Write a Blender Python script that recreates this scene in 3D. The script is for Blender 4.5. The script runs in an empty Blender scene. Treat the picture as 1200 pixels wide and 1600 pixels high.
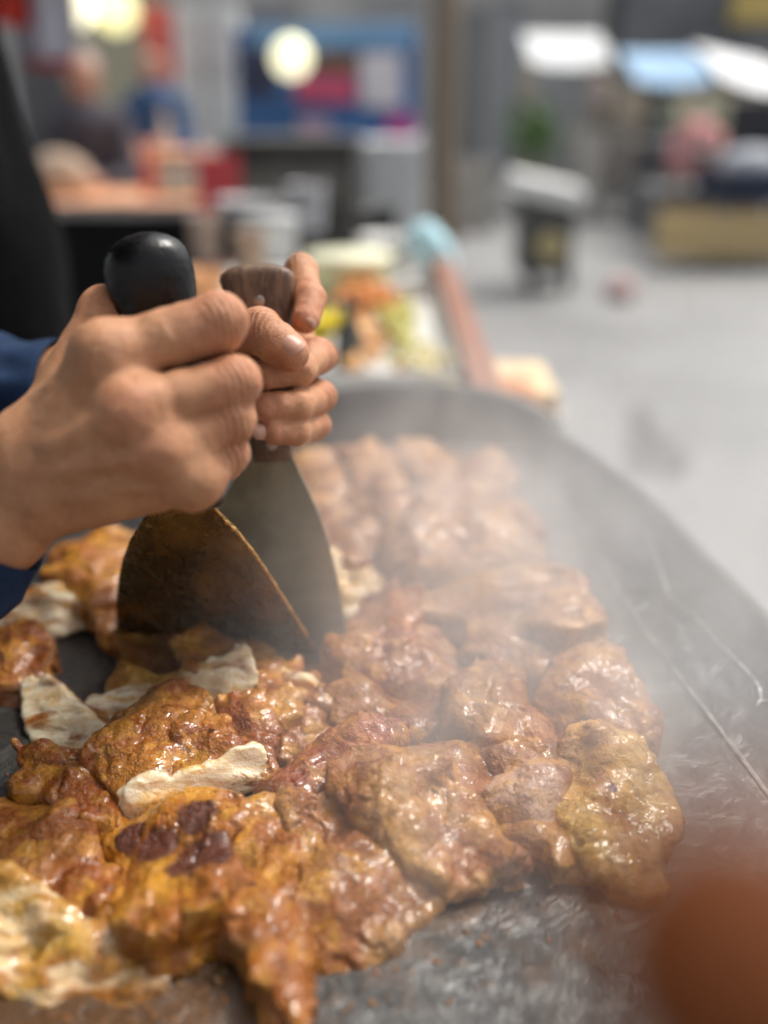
import bpy, bmesh, math, random
import numpy as np
from mathutils import Vector, Matrix

# ------------------------------------------------------------------ camera, sky, sun, exposure
SC = bpy.context.scene
COL = SC.collection
GZ = 0.90                      # height of the griddle plate above the pavement
CH = 0.30                      # camera height above the plate
PITCH = math.radians(23.0)
FPX = 1537.0                   # focal length in photograph pixels (1200 x 1600)
CAM = np.array([0.0, 0.0, GZ + CH])
FWD = np.array([0.0, math.cos(PITCH), -math.sin(PITCH)])
UPV = np.array([0.0, math.sin(PITCH), math.cos(PITCH)])
RGT = np.array([1.0, 0.0, 0.0])

cam_data = bpy.data.cameras.new('camera')
cam = bpy.data.objects.new('camera', cam_data)
COL.objects.link(cam)
cam.location = CAM
cam.rotation_euler = (math.radians(90) - PITCH, 0, 0)
cam_data.sensor_fit = 'VERTICAL'
cam_data.sensor_height = 36.0
cam_data.lens = 36.0 * FPX / 1600.0
cam_data.clip_start = 0.01
cam_data.clip_end = 400
cam_data.dof.use_dof = True
cam_data.dof.focus_distance = 0.452
cam_data.dof.aperture_fstop = cam_data.lens / 15.0
SC.camera = cam

SUN_EL, SUN_AZ = 58.0, 52.0    # azimuth clockwise from +Y (view direction)
world = bpy.data.worlds.new('World')
SC.world = world
world.use_nodes = True
nt = world.node_tree
bg = nt.nodes['Background']
sky = nt.nodes.new('ShaderNodeTexSky')
sky.sky_type = 'NISHITA'
sky.sun_disc = False
sky.sun_elevation = math.radians(SUN_EL)
sky.sun_rotation = math.radians(SUN_AZ)
sky.air_density = 1.0
sky.dust_density = 6.0
sky.ozone_density = 0.3
hsv = nt.nodes.new('ShaderNodeHueSaturation')      # overcast: a nearly colourless sky
hsv.inputs['Saturation'].default_value = 0.30
nt.links.new(sky.outputs[0], hsv.inputs['Color'])
nt.links.new(hsv.outputs[0], bg.inputs[0])
bg.inputs[1].default_value = 0.13

sun_data = bpy.data.lights.new('sun', 'SUN')
sun_data.energy = 1.5
sun_data.angle = math.radians(14)
sun_data.color = (1.0, 0.95, 0.87)
sun = bpy.data.objects.new('sun', sun_data)
COL.objects.link(sun)
sd = Vector((math.sin(math.radians(SUN_AZ)) * math.cos(math.radians(SUN_EL)),
             math.cos(math.radians(SUN_AZ)) * math.cos(math.radians(SUN_EL)),
             math.sin(math.radians(SUN_EL))))
sun.rotation_euler = sd.to_track_quat('Z', 'Y').to_euler()
sun.location = (2, 2, 5)

SC.view_settings.view_transform = 'Standard'
SC.view_settings.look = 'None'
SC.view_settings.exposure = 0.68
SC.view_settings.gamma = 1.0
SC.view_settings.use_curve_mapping = False
SC.render.engine = 'CYCLES'
SC.cycles.use_denoising = True
SC.cycles.use_adaptive_sampling = True
SC.cycles.adaptive_threshold = .03
SC.cycles.max_bounces = 7
SC.cycles.diffuse_bounces = 3
SC.cycles.glossy_bounces = 3
SC.cycles.transmission_bounces = 4
SC.cycles.volume_bounces = 1
SC.cycles.sample_clamp_indirect = 4.0
SC.cycles.caustics_reflective = False
SC.cycles.caustics_refractive = False

# ------------------------------------------------------------------ measuring helpers
def pix(px, py, d):
    """world point seen at photograph pixel (px, py), d metres along the view axis"""
    return CAM + d * (FWD + (px - 600) / FPX * RGT + (800 - py) / FPX * UPV)

def ray(px, py):
    return FWD + (px - 600) / FPX * RGT + (800 - py) / FPX * UPV

def onz(px, py, z):
    """world point at height z above the griddle plate"""
    r = ray(px, py)
    return CAM + r * ((GZ + z - CAM[2]) / r[2])

def ongnd(px, py, z=0.0):
    r = ray(px, py)
    return CAM + r * ((z - CAM[2]) / r[2])

def onplane(px, py, p0, n):
    r = ray(px, py)
    return CAM + r * (np.dot(p0 - CAM, n) / np.dot(r, n))

def nrm(v):
    v = np.asarray(v, float)
    return v / np.linalg.norm(v)

# ------------------------------------------------------------------ object helpers
def tag(o, label=None, cat=None, group=None, kind=None):
    if label: o['label'] = label
    if cat: o['category'] = cat
    if group: o['group'] = group
    if kind: o['kind'] = kind
    return o

def empty(name, loc, label=None, cat=None, group=None):
    o = bpy.data.objects.new(name, None)
    o.empty_display_size = 0.05
    COL.objects.link(o)
    o.location = loc
    return tag(o, label, cat, group)

def link(name, me, mat, parent=None, loc=None, smooth=False):
    """link mesh; vertices are in world space, re-centred on loc (default: base of the bounding box)"""
    o = bpy.data.objects.new(name, me)
    COL.objects.link(o)
    n = len(me.vertices)
    co = np.empty(n * 3); me.vertices.foreach_get('co', co); co = co.reshape(-1, 3)
    if loc is None:
        loc = np.array([(co[:, 0].min() + co[:, 0].max()) / 2, (co[:, 1].min() + co[:, 1].max()) / 2, co[:, 2].min()])
    loc = np.asarray(loc, float)
    co = co - loc
    me.vertices.foreach_set('co', co.ravel())
    me.update()
    if mat is not None:
        me.materials.append(mat)
    if smooth:
        me.polygons.foreach_set('use_smooth', np.ones(len(me.polygons), bool))
    if parent is not None:
        o.parent = parent
        o.location = Vector(loc) - WORLD(parent)
    else:
        o.location = loc
    return o

def WORLD(o):
    v = Vector((0, 0, 0))
    while o is not None:
        v = v + Vector(o.location); o = o.parent
    return v

def mesh(name, verts, faces):
    me = bpy.data.meshes.new(name)
    me.from_pydata([tuple(map(float, v)) for v in verts], [], [tuple(f) for f in faces])
    me.update()
    return me

def bm_mesh(name, bm):
    me = bpy.data.meshes.new(name)
    bm.to_mesh(me); bm.free()
    return me

def box_bm(bm, c, s, rz=0.0, bev=0.0, rx=0.0, ry=0.0):
    M = Matrix.Translation(c) @ Matrix.Rotation(rz, 4, 'Z') @ Matrix.Rotation(ry, 4, 'Y') @ Matrix.Rotation(rx, 4, 'X') @ Matrix.Diagonal((s[0], s[1], s[2], 1))
    r = bmesh.ops.create_cube(bm, size=1, matrix=M)
    if bev > 0:
        es = list({e for v in r['verts'] for e in v.link_edges})
        bmesh.ops.bevel(bm, geom=es, offset=bev, segments=2, affect='EDGES', profile=0.6)

def box(name, c, s, mat, parent=None, rz=0.0, bev=0.0, rx=0.0, ry=0.0):
    bm = bmesh.new(); box_bm(bm, c, s, rz, bev, rx, ry)
    return link(name, bm_mesh(name, bm), mat, parent)

def lathe(name, c, prof, mat, parent=None, seg=28, smooth=True, axis=None, sx=1, sy=1):
    """prof: list of (r, h) along axis (default z) from point c"""
    c = np.asarray(c, float)
    ax = nrm(axis) if axis is not None else np.array([0, 0, 1.0])
    t = np.array([1, 0, 0]) if abs(ax[0]) < .9 else np.array([0, 1.0, 0])
    u = nrm(t - ax * np.dot(t, ax)); v = np.cross(ax, u)
    V = []; Fc = []
    for r, h in prof:
        for k in range(seg):
            a = 2 * math.pi * k / seg
            V.append(c + ax * h + u * math.cos(a) * r * sx + v * math.sin(a) * r * sy)
    for i in range(len(prof) - 1):
        for k in range(seg):
            k2 = (k + 1) % seg
            Fc.append((i * seg + k, i * seg + k2, (i + 1) * seg + k2, (i + 1) * seg + k))
    Fc.append(tuple(range(seg))[::-1]); Fc.append(tuple((len(prof) - 1) * seg + k for k in range(seg)))
    return link(name, mesh(name, V, Fc), mat, parent, smooth=smooth)

def tube(name, pts, rad, mat, parent=None, seg=10, smooth=True):
    pts = [np.asarray(p, float) for p in pts]
    rad = rad if hasattr(rad, '__len__') else [rad] * len(pts)
    V = []; Fc = []
    u = None
    for i, p in enumerate(pts):
        a = nrm(pts[min(i + 1, len(pts) - 1)] - pts[max(i - 1, 0)])
        if u is None:
            t = np.array([0, 0, 1.0]) if abs(a[2]) < .9 else np.array([1.0, 0, 0])
            u = nrm(t - a * np.dot(t, a))
        else:
            u = nrm(u - a * np.dot(u, a))
        v = np.cross(a, u)
        for k in range(seg):
            an = 2 * math.pi * k / seg
            V.append(p + rad[i] * (u * math.cos(an) + v * math.sin(an)))
    for i in range(len(pts) - 1):
        for k in range(seg):
            k2 = (k + 1) % seg
            Fc.append((i * seg + k, i * seg + k2, (i + 1) * seg + k2, (i + 1) * seg + k))
    Fc.append(tuple(range(seg))[::-1]); Fc.append(tuple((len(pts) - 1) * seg + k for k in range(seg)))
    return link(name, mesh(name, V, Fc), mat, parent, smooth=smooth)

def slab(name, poly, n, thick, mat, parent=None, bev=0.0):
    """polygon (world points, in a plane) extruded by thick along n"""
    n = nrm(n); k = len(poly)
    V = [np.asarray(p) for p in poly] + [np.asarray(p) + n * thick for p in poly]
    Fc = [tuple(range(k))[::-1], tuple(range(k, 2 * k))] + [(i, (i + 1) % k, k + (i + 1) % k, k + i) for i in range(k)]
    me = mesh(name, V, Fc)
    bm = bmesh.new(); bm.from_mesh(me)
    bmesh.ops.recalc_face_normals(bm, faces=bm.faces)
    if bev:
        bmesh.ops.bevel(bm, geom=[e for e in bm.edges if len(e.link_faces) == 2 and e.calc_face_angle() > 0.8], offset=bev, segments=2, affect='EDGES')
    bm.to_mesh(me); bm.free()
    return link(name, me, mat, parent)

def smooth_poly(P, n=4):
    """Catmull-Rom closed resampling of 2-D points"""
    P = np.asarray(P, float); out = []
    m = len(P)
    for i in range(m):
        p0, p1, p2, p3 = P[i - 1], P[i], P[(i + 1) % m], P[(i + 2) % m]
        for k in range(n):
            t = k / n
            out.append(0.5 * ((2 * p1) + (-p0 + p2) * t + (2 * p0 - 5 * p1 + 4 * p2 - p3) * t * t + (-p0 + 3 * p1 - 3 * p2 + p3) * t ** 3))
    return np.array(out)

# ------------------------------------------------------------------ signed distance modelling
def surface_nets(f, org, h):
    """iso-surface of a scalar grid (inside < 0); returns verts, quads"""
    s = f < 0
    nx, ny, nz = f.shape
    c = np.zeros((nx - 1, ny - 1, nz - 1), np.int8)
    for dx in (0, 1):
        for dy in (0, 1):
            for dz in (0, 1):
                c += s[dx:nx - 1 + dx, dy:ny - 1 + dy, dz:nz - 1 + dz]
    act = (c > 0) & (c < 8)
    idx = -np.ones(act.shape, np.int64)
    ii = np.argwhere(act)
    idx[act] = np.arange(len(ii))
    acc = np.zeros((len(ii), 3)); cnt = np.zeros(len(ii))
    for ax in range(3):
        o1, o2 = [a for a in range(3) if a != ax]
        for a in (0, 1):
            for b in (0, 1):
                off = np.zeros(3, int); off[o1] = a; off[o2] = b
                i0 = ii + off; i1 = i0.copy(); i1[:, ax] += 1
                f0 = f[i0[:, 0], i0[:, 1], i0[:, 2]]; f1 = f[i1[:, 0], i1[:, 1], i1[:, 2]]
                m = (f0 < 0) != (f1 < 0)
                t = np.where(m, f0 / np.where(m, f0 - f1, 1), 0)
                pnt = i0.astype(float); pnt[:, ax] += t
                acc[m] += pnt[m]; cnt[m] += 1
    V = acc / cnt[:, None] * h + org
    quads = []
    for ax in range(3):
        o1, o2 = [(1, 2), (2, 0), (0, 1)][ax]
        sl0 = [slice(None)] * 3; sl1 = [slice(None)] * 3
        sl0[ax] = slice(0, -1); sl1[ax] = slice(1, None)
        a, b = s[tuple(sl0)], s[tuple(sl1)]
        e = np.argwhere(a != b)
        ok = (e[:, o1] > 0) & (e[:, o2] > 0) & (e[:, o1] < f.shape[o1] - 1) & (e[:, o2] < f.shape[o2] - 1)
        e = e[ok]
        flip = a[e[:, 0], e[:, 1], e[:, 2]]
        def g(d1, d2):
            q = e.copy(); q[:, o1] -= d1; q[:, o2] -= d2
            return idx[q[:, 0], q[:, 1], q[:, 2]]
        q = np.stack([g(1, 1), g(0, 1), g(0, 0), g(1, 0)], 1)
        q[~flip] = q[~flip][:, ::-1]
        quads.append(q)
    return V, np.concatenate(quads)

def np_mesh(name, V, Q):
    me = bpy.data.meshes.new(name)
    me.vertices.add(len(V)); me.vertices.foreach_set('co', V.astype(np.float32).ravel())
    me.loops.add(Q.size); me.loops.foreach_set('vertex_index', Q.astype(np.int32).ravel())
    me.polygons.add(len(Q))
    me.polygons.foreach_set('loop_start', np.arange(0, Q.size, 4, dtype=np.int32))
    try:
        me.polygons.foreach_set('loop_total', np.full(len(Q), 4, np.int32))
    except Exception:
        pass
    me.update(calc_edges=True)
    me.validate()
    me.polygons.foreach_set('use_smooth', np.ones(len(Q), bool))
    return me

def fattr(me, name, vals):
    a = me.attributes.new(name, 'FLOAT', 'POINT')
    a.data.foreach_set('value', np.asarray(vals, np.float32))

def grid_of(lo, hi, h):
    lo = np.asarray(lo, float); hi = np.asarray(hi, float)
    n = np.ceil((hi - lo) / h).astype(int) + 1
    X, Y, Z = np.meshgrid(*[np.arange(k, dtype=np.float32) * h + lo[i] for i, k in enumerate(n)], indexing='ij')
    return X.astype(np.float32), Y.astype(np.float32), Z.astype(np.float32), lo

def cone(G, a, b, ra, rb):
    X, Y, Z = G
    a = np.asarray(a, np.float32); d = (np.asarray(b, np.float32) - a)
    L = float(d @ d) + 1e-12
    t = np.clip(((X - a[0]) * d[0] + (Y - a[1]) * d[1] + (Z - a[2]) * d[2]) / L, 0, 1)
    return np.sqrt((X - a[0] - t * d[0]) ** 2 + (Y - a[1] - t * d[1]) ** 2 + (Z - a[2] - t * d[2]) ** 2) - (ra + (rb - ra) * t)

def ball(G, c, r):
    X, Y, Z = G
    return np.sqrt((X - c[0]) ** 2 + (Y - c[1]) ** 2 + (Z - c[2]) ** 2) - r

def smin(a, b, k):
    h = np.clip(0.5 + 0.5 * (b - a) / k, 0, 1)
    return b + (a - b) * h - k * h * (1 - h)

def vnoise(X, Y, Z, scale, seed):
    """smooth value noise in -1..1, feature size = scale"""
    rs = np.random.RandomState(seed)
    T = rs.rand(32, 32, 32).astype(np.float32) * 2 - 1
    o = rs.rand(3) * 32
    x = X / scale + o[0]; y = Y / scale + o[1]; z = Z / scale + o[2]
    xi = np.floor(x).astype(np.int32); yi = np.floor(y).astype(np.int32); zi = np.floor(z).astype(np.int32)
    fx = x - xi; fy = y - yi; fz = z - zi
    fx = fx * fx * fx * (fx * (fx * 6 - 15) + 10); fy = fy * fy * fy * (fy * (fy * 6 - 15) + 10); fz = fz * fz * fz * (fz * (fz * 6 - 15) + 10)
    r = 0
    for a in (0, 1):
        wx = fx if a else 1 - fx
        for b in (0, 1):
            wy = fy if b else 1 - fy
            for c in (0, 1):
                wz = fz if c else 1 - fz
                r = r + wx * wy * wz * T[(xi + a) & 31, (yi + b) & 31, (zi + c) & 31]
    return r

def poly_sdf(X, Y, P):
    """signed distance to closed 2-D polygon"""
    d = np.full(X.shape, 1e9, np.float32); inside = np.zeros(X.shape, bool)
    n = len(P)
    for i in range(n):
        a = P[i]; b = P[(i + 1) % n]
        ex, ey = b - a
        wx, wy = X - a[0], Y - a[1]
        t = np.clip((wx * ex + wy * ey) / (ex * ex + ey * ey + 1e-12), 0, 1)
        d = np.minimum(d, (wx - ex * t) ** 2 + (wy - ey * t) ** 2)
        c = ((a[1] <= Y) & (b[1] > Y)) | ((b[1] <= Y) & (a[1] > Y))
        with np.errstate(divide='ignore', invalid='ignore'):
            xc = a[0] + (Y - a[1]) / (b[1] - a[1] if b[1] != a[1] else 1e-9) * ex
        inside ^= c & (X < xc)
    d = np.sqrt(d)
    return np.where(inside, -d, d)

# ------------------------------------------------------------------ materials
class NB:
    """small node-building helper"""
    def __init__(self, name):
        self.m = bpy.data.materials.new(name); self.m.use_nodes = True
        self.t = self.m.node_tree; self.b = self.t.nodes['Principled BSDF']; self.o = self.t.nodes['Material Output']
        self._c = None
    def n(self, typ, **kw):
        x = self.t.nodes.new(typ)
        for k, v in kw.items():
            setattr(x, k, v)
        return x
    def l(self, a, b): self.t.links.new(a, b)
    def coord(self):
        if self._c is None: self._c = self.n('ShaderNodeTexCoord').outputs['Object']
        return self._c
    def mapped(self, scale):
        mp = self.n('ShaderNodeMapping'); mp.inputs['Scale'].default_value = scale
        self.l(self.coord(), mp.inputs[0]); return mp.outputs[0]
    def noise(self, scale, detail=4, rough=.55, vec=None, dist=0.0):
        x = self.n('ShaderNodeTexNoise'); x.inputs['Scale'].default_value = scale; x.inputs['Detail'].default_value = detail
        x.inputs['Roughness'].default_value = rough; x.inputs['Distortion'].default_value = dist
        self.l(vec if vec is not None else self.coord(), x.inputs['Vector']); return x.outputs['Fac']
    def voro(self, scale, feature='F1', vec=None):
        x = self.n('ShaderNodeTexVoronoi'); x.feature = feature; x.inputs['Scale'].default_value = scale
        self.l(vec if vec is not None else self.coord(), x.inputs['Vector']); return x.outputs['Distance']
    def attr(self, name):
        x = self.n('ShaderNodeAttribute'); x.attribute_name = name; return x.outputs['Fac']
    def ramp(self, fac, lo, hi, a=0.0, b=1.0):
        x = self.n('ShaderNodeMapRange'); x.interpolation_type = 'SMOOTHSTEP'
        for i, v in zip((1, 2, 3, 4), (lo, hi, a, b)): x.inputs[i].default_value = v
        self.l(fac, x.inputs[0]); return x.outputs[0]
    def math(self, op, a, b=None):
        x = self.n('ShaderNodeMath'); x.operation = op
        for i, v in enumerate((a, b)):
            if v is None: continue
            if isinstance(v, (int, float)): x.inputs[i].default_value = v
            else: self.l(v, x.inputs[i])
        return x.outputs[0]
    def mix(self, fac, a, b, mode='MIX'):
        x = self.n('ShaderNodeMix'); x.data_type = 'RGBA'; x.blend_type = mode
        for i, v in ((0, fac), (6, a), (7, b)):
            if isinstance(v, (int, float)): x.inputs[i].default_value = v
            elif isinstance(v, tuple): x.inputs[i].default_value = (*v, 1) if len(v) == 3 else v
            else: self.l(v, x.inputs[i])
        return x.outputs[2]
    def set(self, key, v):
        i = self.b.inputs[key]
        if isinstance(v, (int, float)): i.default_value = v
        elif isinstance(v, tuple): i.default_value = (*v, 1) if (len(v) == 3 and i.type == 'RGBA') else v
        else: self.l(v, i)
        return self
    def bump(self, h, dist, strength=1.0, prev=None):
        x = self.n('ShaderNodeBump'); x.inputs['Distance'].default_value = dist; x.inputs['Strength'].default_value = strength
        self.l(h, x.inputs['Height'])
        if prev is not None: self.l(prev, x.inputs['Normal'])
        return x.outputs[0]

_cache = {}
def plain(rgb, rough=.6, metal=0.0, var=.12, scale=30.0, spec=.4, emit=None):
    """simple worn material: slight colour mottling and uneven gloss"""
    key = (rgb, rough, metal, var, scale, spec, emit)
    if key in _cache: return _cache[key]
    k = NB('worn_%d' % len(_cache))
    f = k.noise(scale, 5, .6)
    dark = tuple(c * (1 - var * 1.6) for c in rgb); lite = tuple(min(1, c * (1 + var)) for c in rgb)
    k.set('Base Color', k.mix(k.ramp(f, .3, .7), dark, lite)).set('Roughness', k.ramp(f, .3, .7, max(.05, rough - .12), min(1, rough + .12)))
    k.set('Metallic', metal).set('Specular IOR Level', spec)
    if emit is not None:
        k.set('Emission Color', emit[0]).set('Emission Strength', emit[1])
    _cache[key] = k.m
    return k.m

def m_skin():
    k = NB('skin')
    red = k.attr('red')
    n1 = k.noise(60, 4, .6); n2 = k.noise(320, 3, .6)
    c = k.mix(k.ramp(n1, .3, .7), (.45, .212, .103), (.57, .29, .153))
    c = k.mix(k.math('MULTIPLY', red, .75), c, (.52, .17, .095))
    c = k.mix(k.ramp(n2, .45, .75, 0, .25), c, (.38, .155, .08))
    k.set('Base Color', c).set('Roughness', k.ramp(n2, .3, .7, .38, .55)).set('Specular IOR Level', .42)
    k.set('Subsurface Weight', .3).set('Subsurface Radius', (1.0, .36, .18)).set('Subsurface Scale', .004)
    v = k.voro(750, 'DISTANCE_TO_EDGE', vec=k.mapped((1, 1, 1)))
    wr = k.noise(140, 5, .65, dist=1.2)
    b = k.bump(k.ramp(v, 0, .12), .00025, .6)
    b = k.bump(wr, .0020, .55, b)
    fold = k.math('SINE', k.math('ADD', k.math('MULTIPLY', k.attr('fold'), 2400.0), k.math('MULTIPLY', k.noise(260, 2), 5.0)))
    b = k.bump(k.math('MULTIPLY', fold, k.attr('crease')), .0008, .65, b)
    k.set('Normal', b)
    return k.m

def m_nail():
    k = NB('fingernail')
    n = k.noise(200, 3, vec=k.mapped((1, 1, .2)))
    k.set('Base Color', k.mix(n, (.46, .24, .16), (.54, .31, .22))).set('Roughness', .4).set('Subsurface Weight', .2).set('Subsurface Radius', (1, .4, .25)).set('Subsurface Scale', .002)
    return k.m

def m_chicken():
    k = NB('cooked_chicken')
    oi = k.n('ShaderNodeObjectInfo')
    off = k.n('ShaderNodeVectorMath'); off.operation = 'ADD'
    sc = k.n('ShaderNodeVectorMath'); sc.operation = 'SCALE'; sc.inputs['Scale'].default_value = 7.0
    cmb = k.n('ShaderNodeCombineXYZ')
    for i in range(3): k.l(oi.outputs['Random'], cmb.inputs[i])
    k.l(cmb.outputs[0], sc.inputs[0]); k.l(k.coord(), off.inputs[0]); k.l(sc.outputs[0], off.inputs[1])
    k._c = off.outputs[0]
    cut = k.attr('cut'); char = k.attr('char')
    n1 = k.noise(30, 3, .6, dist=.4); n2 = k.noise(80, 4, .6, dist=.6); n3 = k.noise(420, 3, .6)
    base = oi.outputs['Color']
    c = k.mix(k.ramp(n1, .34, .58), base, k.mix(1.0, base, (.56, .36, .23), 'MULTIPLY'))
    c = k.mix(k.ramp(n2, .47, .66, 0, .6), c, (.66, .315, .028))
    c = k.mix(k.ramp(n3, .54, .74, 0, .28), c, (.26, .085, .016))
    c = k.mix(k.ramp(n1, .62, .76, 0, .6), c, (.14, .042, .012))
    # white meat on cut and torn faces, stained with sauce towards its edges
    fib = k.noise(260, 3, .6, vec=k.mapped((.20, 1, 1)), dist=.5)
    white = k.mix(k.ramp(fib, .35, .65), (.76, .58, .34), (.90, .78, .58))
    n6 = k.noise(75, 3, .6, vec=k.mapped((.35, 1, 1)), dist=.6)
    tone_patch = k.ramp(k.math('ADD', k.math('MULTIPLY', n6, .85), k.math('MULTIPLY', n3, .25)), .57, .76)
    white = k.mix(tone_patch, white, (.68, .36, .05))
    cf = k.ramp(k.math('ADD', k.math('MULTIPLY', cut, .82), k.math('MULTIPLY', k.math('SUBTRACT', n6, .5), 1.5)), .46, .72)
    c = k.mix(cf, c, white)
    burn = k.ramp(k.math('ADD', char, k.math('MULTIPLY', k.math('SUBTRACT', n2, .5), .8)), .35, .75)
    c = k.mix(burn, c, k.mix(n3, (.045, .012, .006), (.17, .040, .014)))
    k.set('Base Color', c)
    k.set('Roughness', k.ramp(n2, .40, .62, .20, .48)).set('Specular IOR Level', .45)
    k.set('Coat Weight', k.ramp(n1, .42, .68, 1.0, .25)).set('Coat Roughness', .09)
    k.set('Coat Normal', k.bump(k.noise(240, 2, .5, dist=.5), .0018, .55))
    k.set('Subsurface Weight', k.math('MULTIPLY', cf, .6)).set('Subsurface Radius', (1, .7, .4)).set('Subsurface Scale', .006)
    keep = k.math('MULTIPLY', k.math('SUBTRACT', 1.0, k.math('MULTIPLY', cf, .8)), k.ramp(k.noise(62, 2, .5), .40, .64, .50, 1.25))
    m1 = k.voro(210, 'F1'); m2 = k.noise(480, 3, .65, dist=.5)
    b = k.bump(k.math('MULTIPLY', m2, keep), .0040, .8); b = k.bump(k.math('MULTIPLY', m1, keep), .0032, .35, b); b = k.bump(k.math('MULTIPLY', fib, cf), .0016, .45, b)
    k.set('Normal', b)
    return k.m

def m_griddle():
    k = NB('blackened_griddle_steel')
    geo = k.n('ShaderNodeNewGeometry')
    k._c = geo.outputs['Position']
    n1 = k.noise(9, 6, .6, dist=.5); n2 = k.noise(60, 6, .65, dist=1.0); n3 = k.noise(300, 4, .6)
    st = k.noise(40, 5, .6, vec=k.mapped((1.0, .18, 1)), dist=.3)
    c = k.mix(k.ramp(n1, .35, .65), (.020, .020, .019), (.065, .063, .058))
    c = k.mix(k.ramp(st, .5, .75, 0, .6), c, (.13, .128, .12))
    # brown cooked-on sauce round the heap
    d = k.n('ShaderNodeVectorMath'); d.operation = 'DISTANCE'; d.inputs[1].default_value = (.0, .40, GZ)
    k.l(k._c, d.inputs[0])
    near = k.ramp(d.outputs['Value'], .08, .26, .13, -.16)
    d2 = k.n('ShaderNodeVectorMath'); d2.operation = 'DISTANCE'; d2.inputs[1].default_value = tuple(onz(760, 1400, 0)); k.l(k._c, d2.inputs[0])
    d3 = k.n('ShaderNodeVectorMath'); d3.operation = 'DISTANCE'; d3.inputs[1].default_value = tuple(onz(180, 1560, 0)); k.l(k._c, d3.inputs[0])
    near = k.math('MAXIMUM', near, k.math('MAXIMUM', k.ramp(d2.outputs['Value'], .01, .09, .08, -.16), k.ramp(d3.outputs['Value'], .03, .13, .20, -.14)))
    s = k.ramp(k.math('ADD', k.math('ADD', k.math('MULTIPLY', n2, .6), k.math('MULTIPLY', n1, .4)), near), .53, .70)
    sauce = k.mix(n3, (.022, .010, .004), (.15, .065, .017))
    c = k.mix(s, c, sauce)
    k.set('Base Color', c).set('Metallic', k.ramp(s, 0, 1, .55, 0.0)).set('Roughness', k.ramp(n2, .3, .7, .26, .55)).set('Specular IOR Level', .5)
    k.set('Coat Weight', k.ramp(n1, .40, .60, 1.0, .2)).set('Coat Roughness', .10)
    k.set('Coat Normal', k.bump(n2, .004, .5, k.bump(st, .002, .4)))
    b = k.bump(n2, .003, .6); b = k.bump(n3, .001, .7, b); b = k.bump(st, .0015, .5, b)
    k.set('Normal', b)
    return k.m

def m_black_plastic():
    k = NB('black_plastic')
    n = k.noise(90, 5, .6); n2 = k.noise(500, 3)
    sm = k.noise(38, 4, .6, dist=.6)
    k.set('Base Color', k.mix(k.ramp(sm, .55, .7, 0, .6), (.004, .004, .0045), (.016, .012, .009))).set('Specular IOR Level', .35).set('Roughness', k.ramp(n, .3, .7, .22, .42))
    k.set('Normal', k.bump(n2, .0004, .5, k.bump(n, .0012, .5)))
    return k.m

def m_wood(dark=(.055, .026, .013), lite=(.125, .066, .035)):
    k = NB('handle_wood')
    v = k.mapped((1, 1, .12))
    n = k.noise(160, 6, .6, vec=v, dist=.4); g = k.noise(420, 4, .6, vec=v)
    c = k.mix(k.ramp(n, .35, .65), dark, lite); c = k.mix(k.ramp(g, .55, .7, 0, .6), c, (.03, .014, .008))
    k.set('Base Color', c).set('Roughness', k.ramp(g, .3, .7, .42, .65)).set('Normal', k.bump(g, .0008, .6))
    return k.m

def m_blade(rgb1, rgb2, grease, rough, amount, metal=.92):
    k = NB('used_steel')
    n = k.noise(35, 6, .62, dist=.5); s = k.noise(260, 4, .6, vec=k.mapped((1, 1, .1))); p = k.noise(300, 4)
    c = k.mix(k.ramp(n, .35, .65), rgb1, rgb2)
    gm = k.ramp(k.math('ADD', k.math('MULTIPLY', n, .85), k.math('MULTIPLY', p, .15)), .62 - amount, .72 - amount)
    c = k.mix(gm, c, grease)
    k.set('Base Color', c).set('Metallic', k.ramp(gm, 0, 1, metal, .2)).set('Roughness', k.ramp(s, .3, .7, rough - .08, rough + .12))
    k
    return k.m

def m_cloth(rgb, scale=900, spec=.2):
    k = NB('woven_cloth')
    w = k.n('ShaderNodeTexWave'); w.inputs['Scale'].default_value = scale * .35; w.inputs['Distortion'].default_value = 1.5; w.inputs['Detail'].default_value = 2
    k.l(k.coord(), w.inputs[0])
    n = k.noise(40, 5, .6); n2 = k.noise(scale, 3, .7)
    k.set('Base Color', k.mix(k.ramp(n, .3, .7), tuple(c * .7 for c in rgb), tuple(c * 1.25 for c in rgb))).set('Roughness', .85).set('Specular IOR Level', spec)
    k.set('Normal', k.bump(n2, .0008, .7, k.bump(w.outputs['Fac'], .0004, .6, k.bump(n, .006, .4))))
    return k.m

def m_pavement():
    k = NB('grey_pavement')
    n1 = k.noise(.7, 6, .6); n2 = k.noise(9, 6, .65); n3 = k.noise(120, 4, .6)
    c = k.mix(k.ramp(n1, .3, .7), (.17, .17, .17), (.285, .285, .28)); c = k.mix(k.ramp(n2, .5, .75, 0, .5), c, (.24, .24, .24)); c = k.mix(k.ramp(n3, .4, .7, 0, .3), c, (.22, .22, .215))
    k.set('Base Color', c).set('Roughness', k.ramp(n2, .3, .7, .32, .7)).set('Normal', k.bump(n3, .004, .5, k.bump(n2, .01, .3)))
    return k.m

# ------------------------------------------------------------------ ground
M_PAVE = m_pavement()
bm = bmesh.new(); bmesh.ops.create_grid(bm, x_segments=40, y_segments=40, size=150)
ground = link('pavement', bm_mesh('pavement', bm), M_PAVE, loc=(0, 0, 0)); tag(ground, kind='structure')
sp = smooth_poly([(985, 640), (1010, 632), (1025, 668), (1075, 715), (1060, 745), (1010, 735), (985, 745), (980, 700)], 4)
slab('tone_patch', [ongnd(x, y, .004) for x, y in sp], (0, 0, 1), .003, plain((.10, .10, .10), .45, 0, .2, 14), ground)  # flat darker patch lying on the paving

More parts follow.
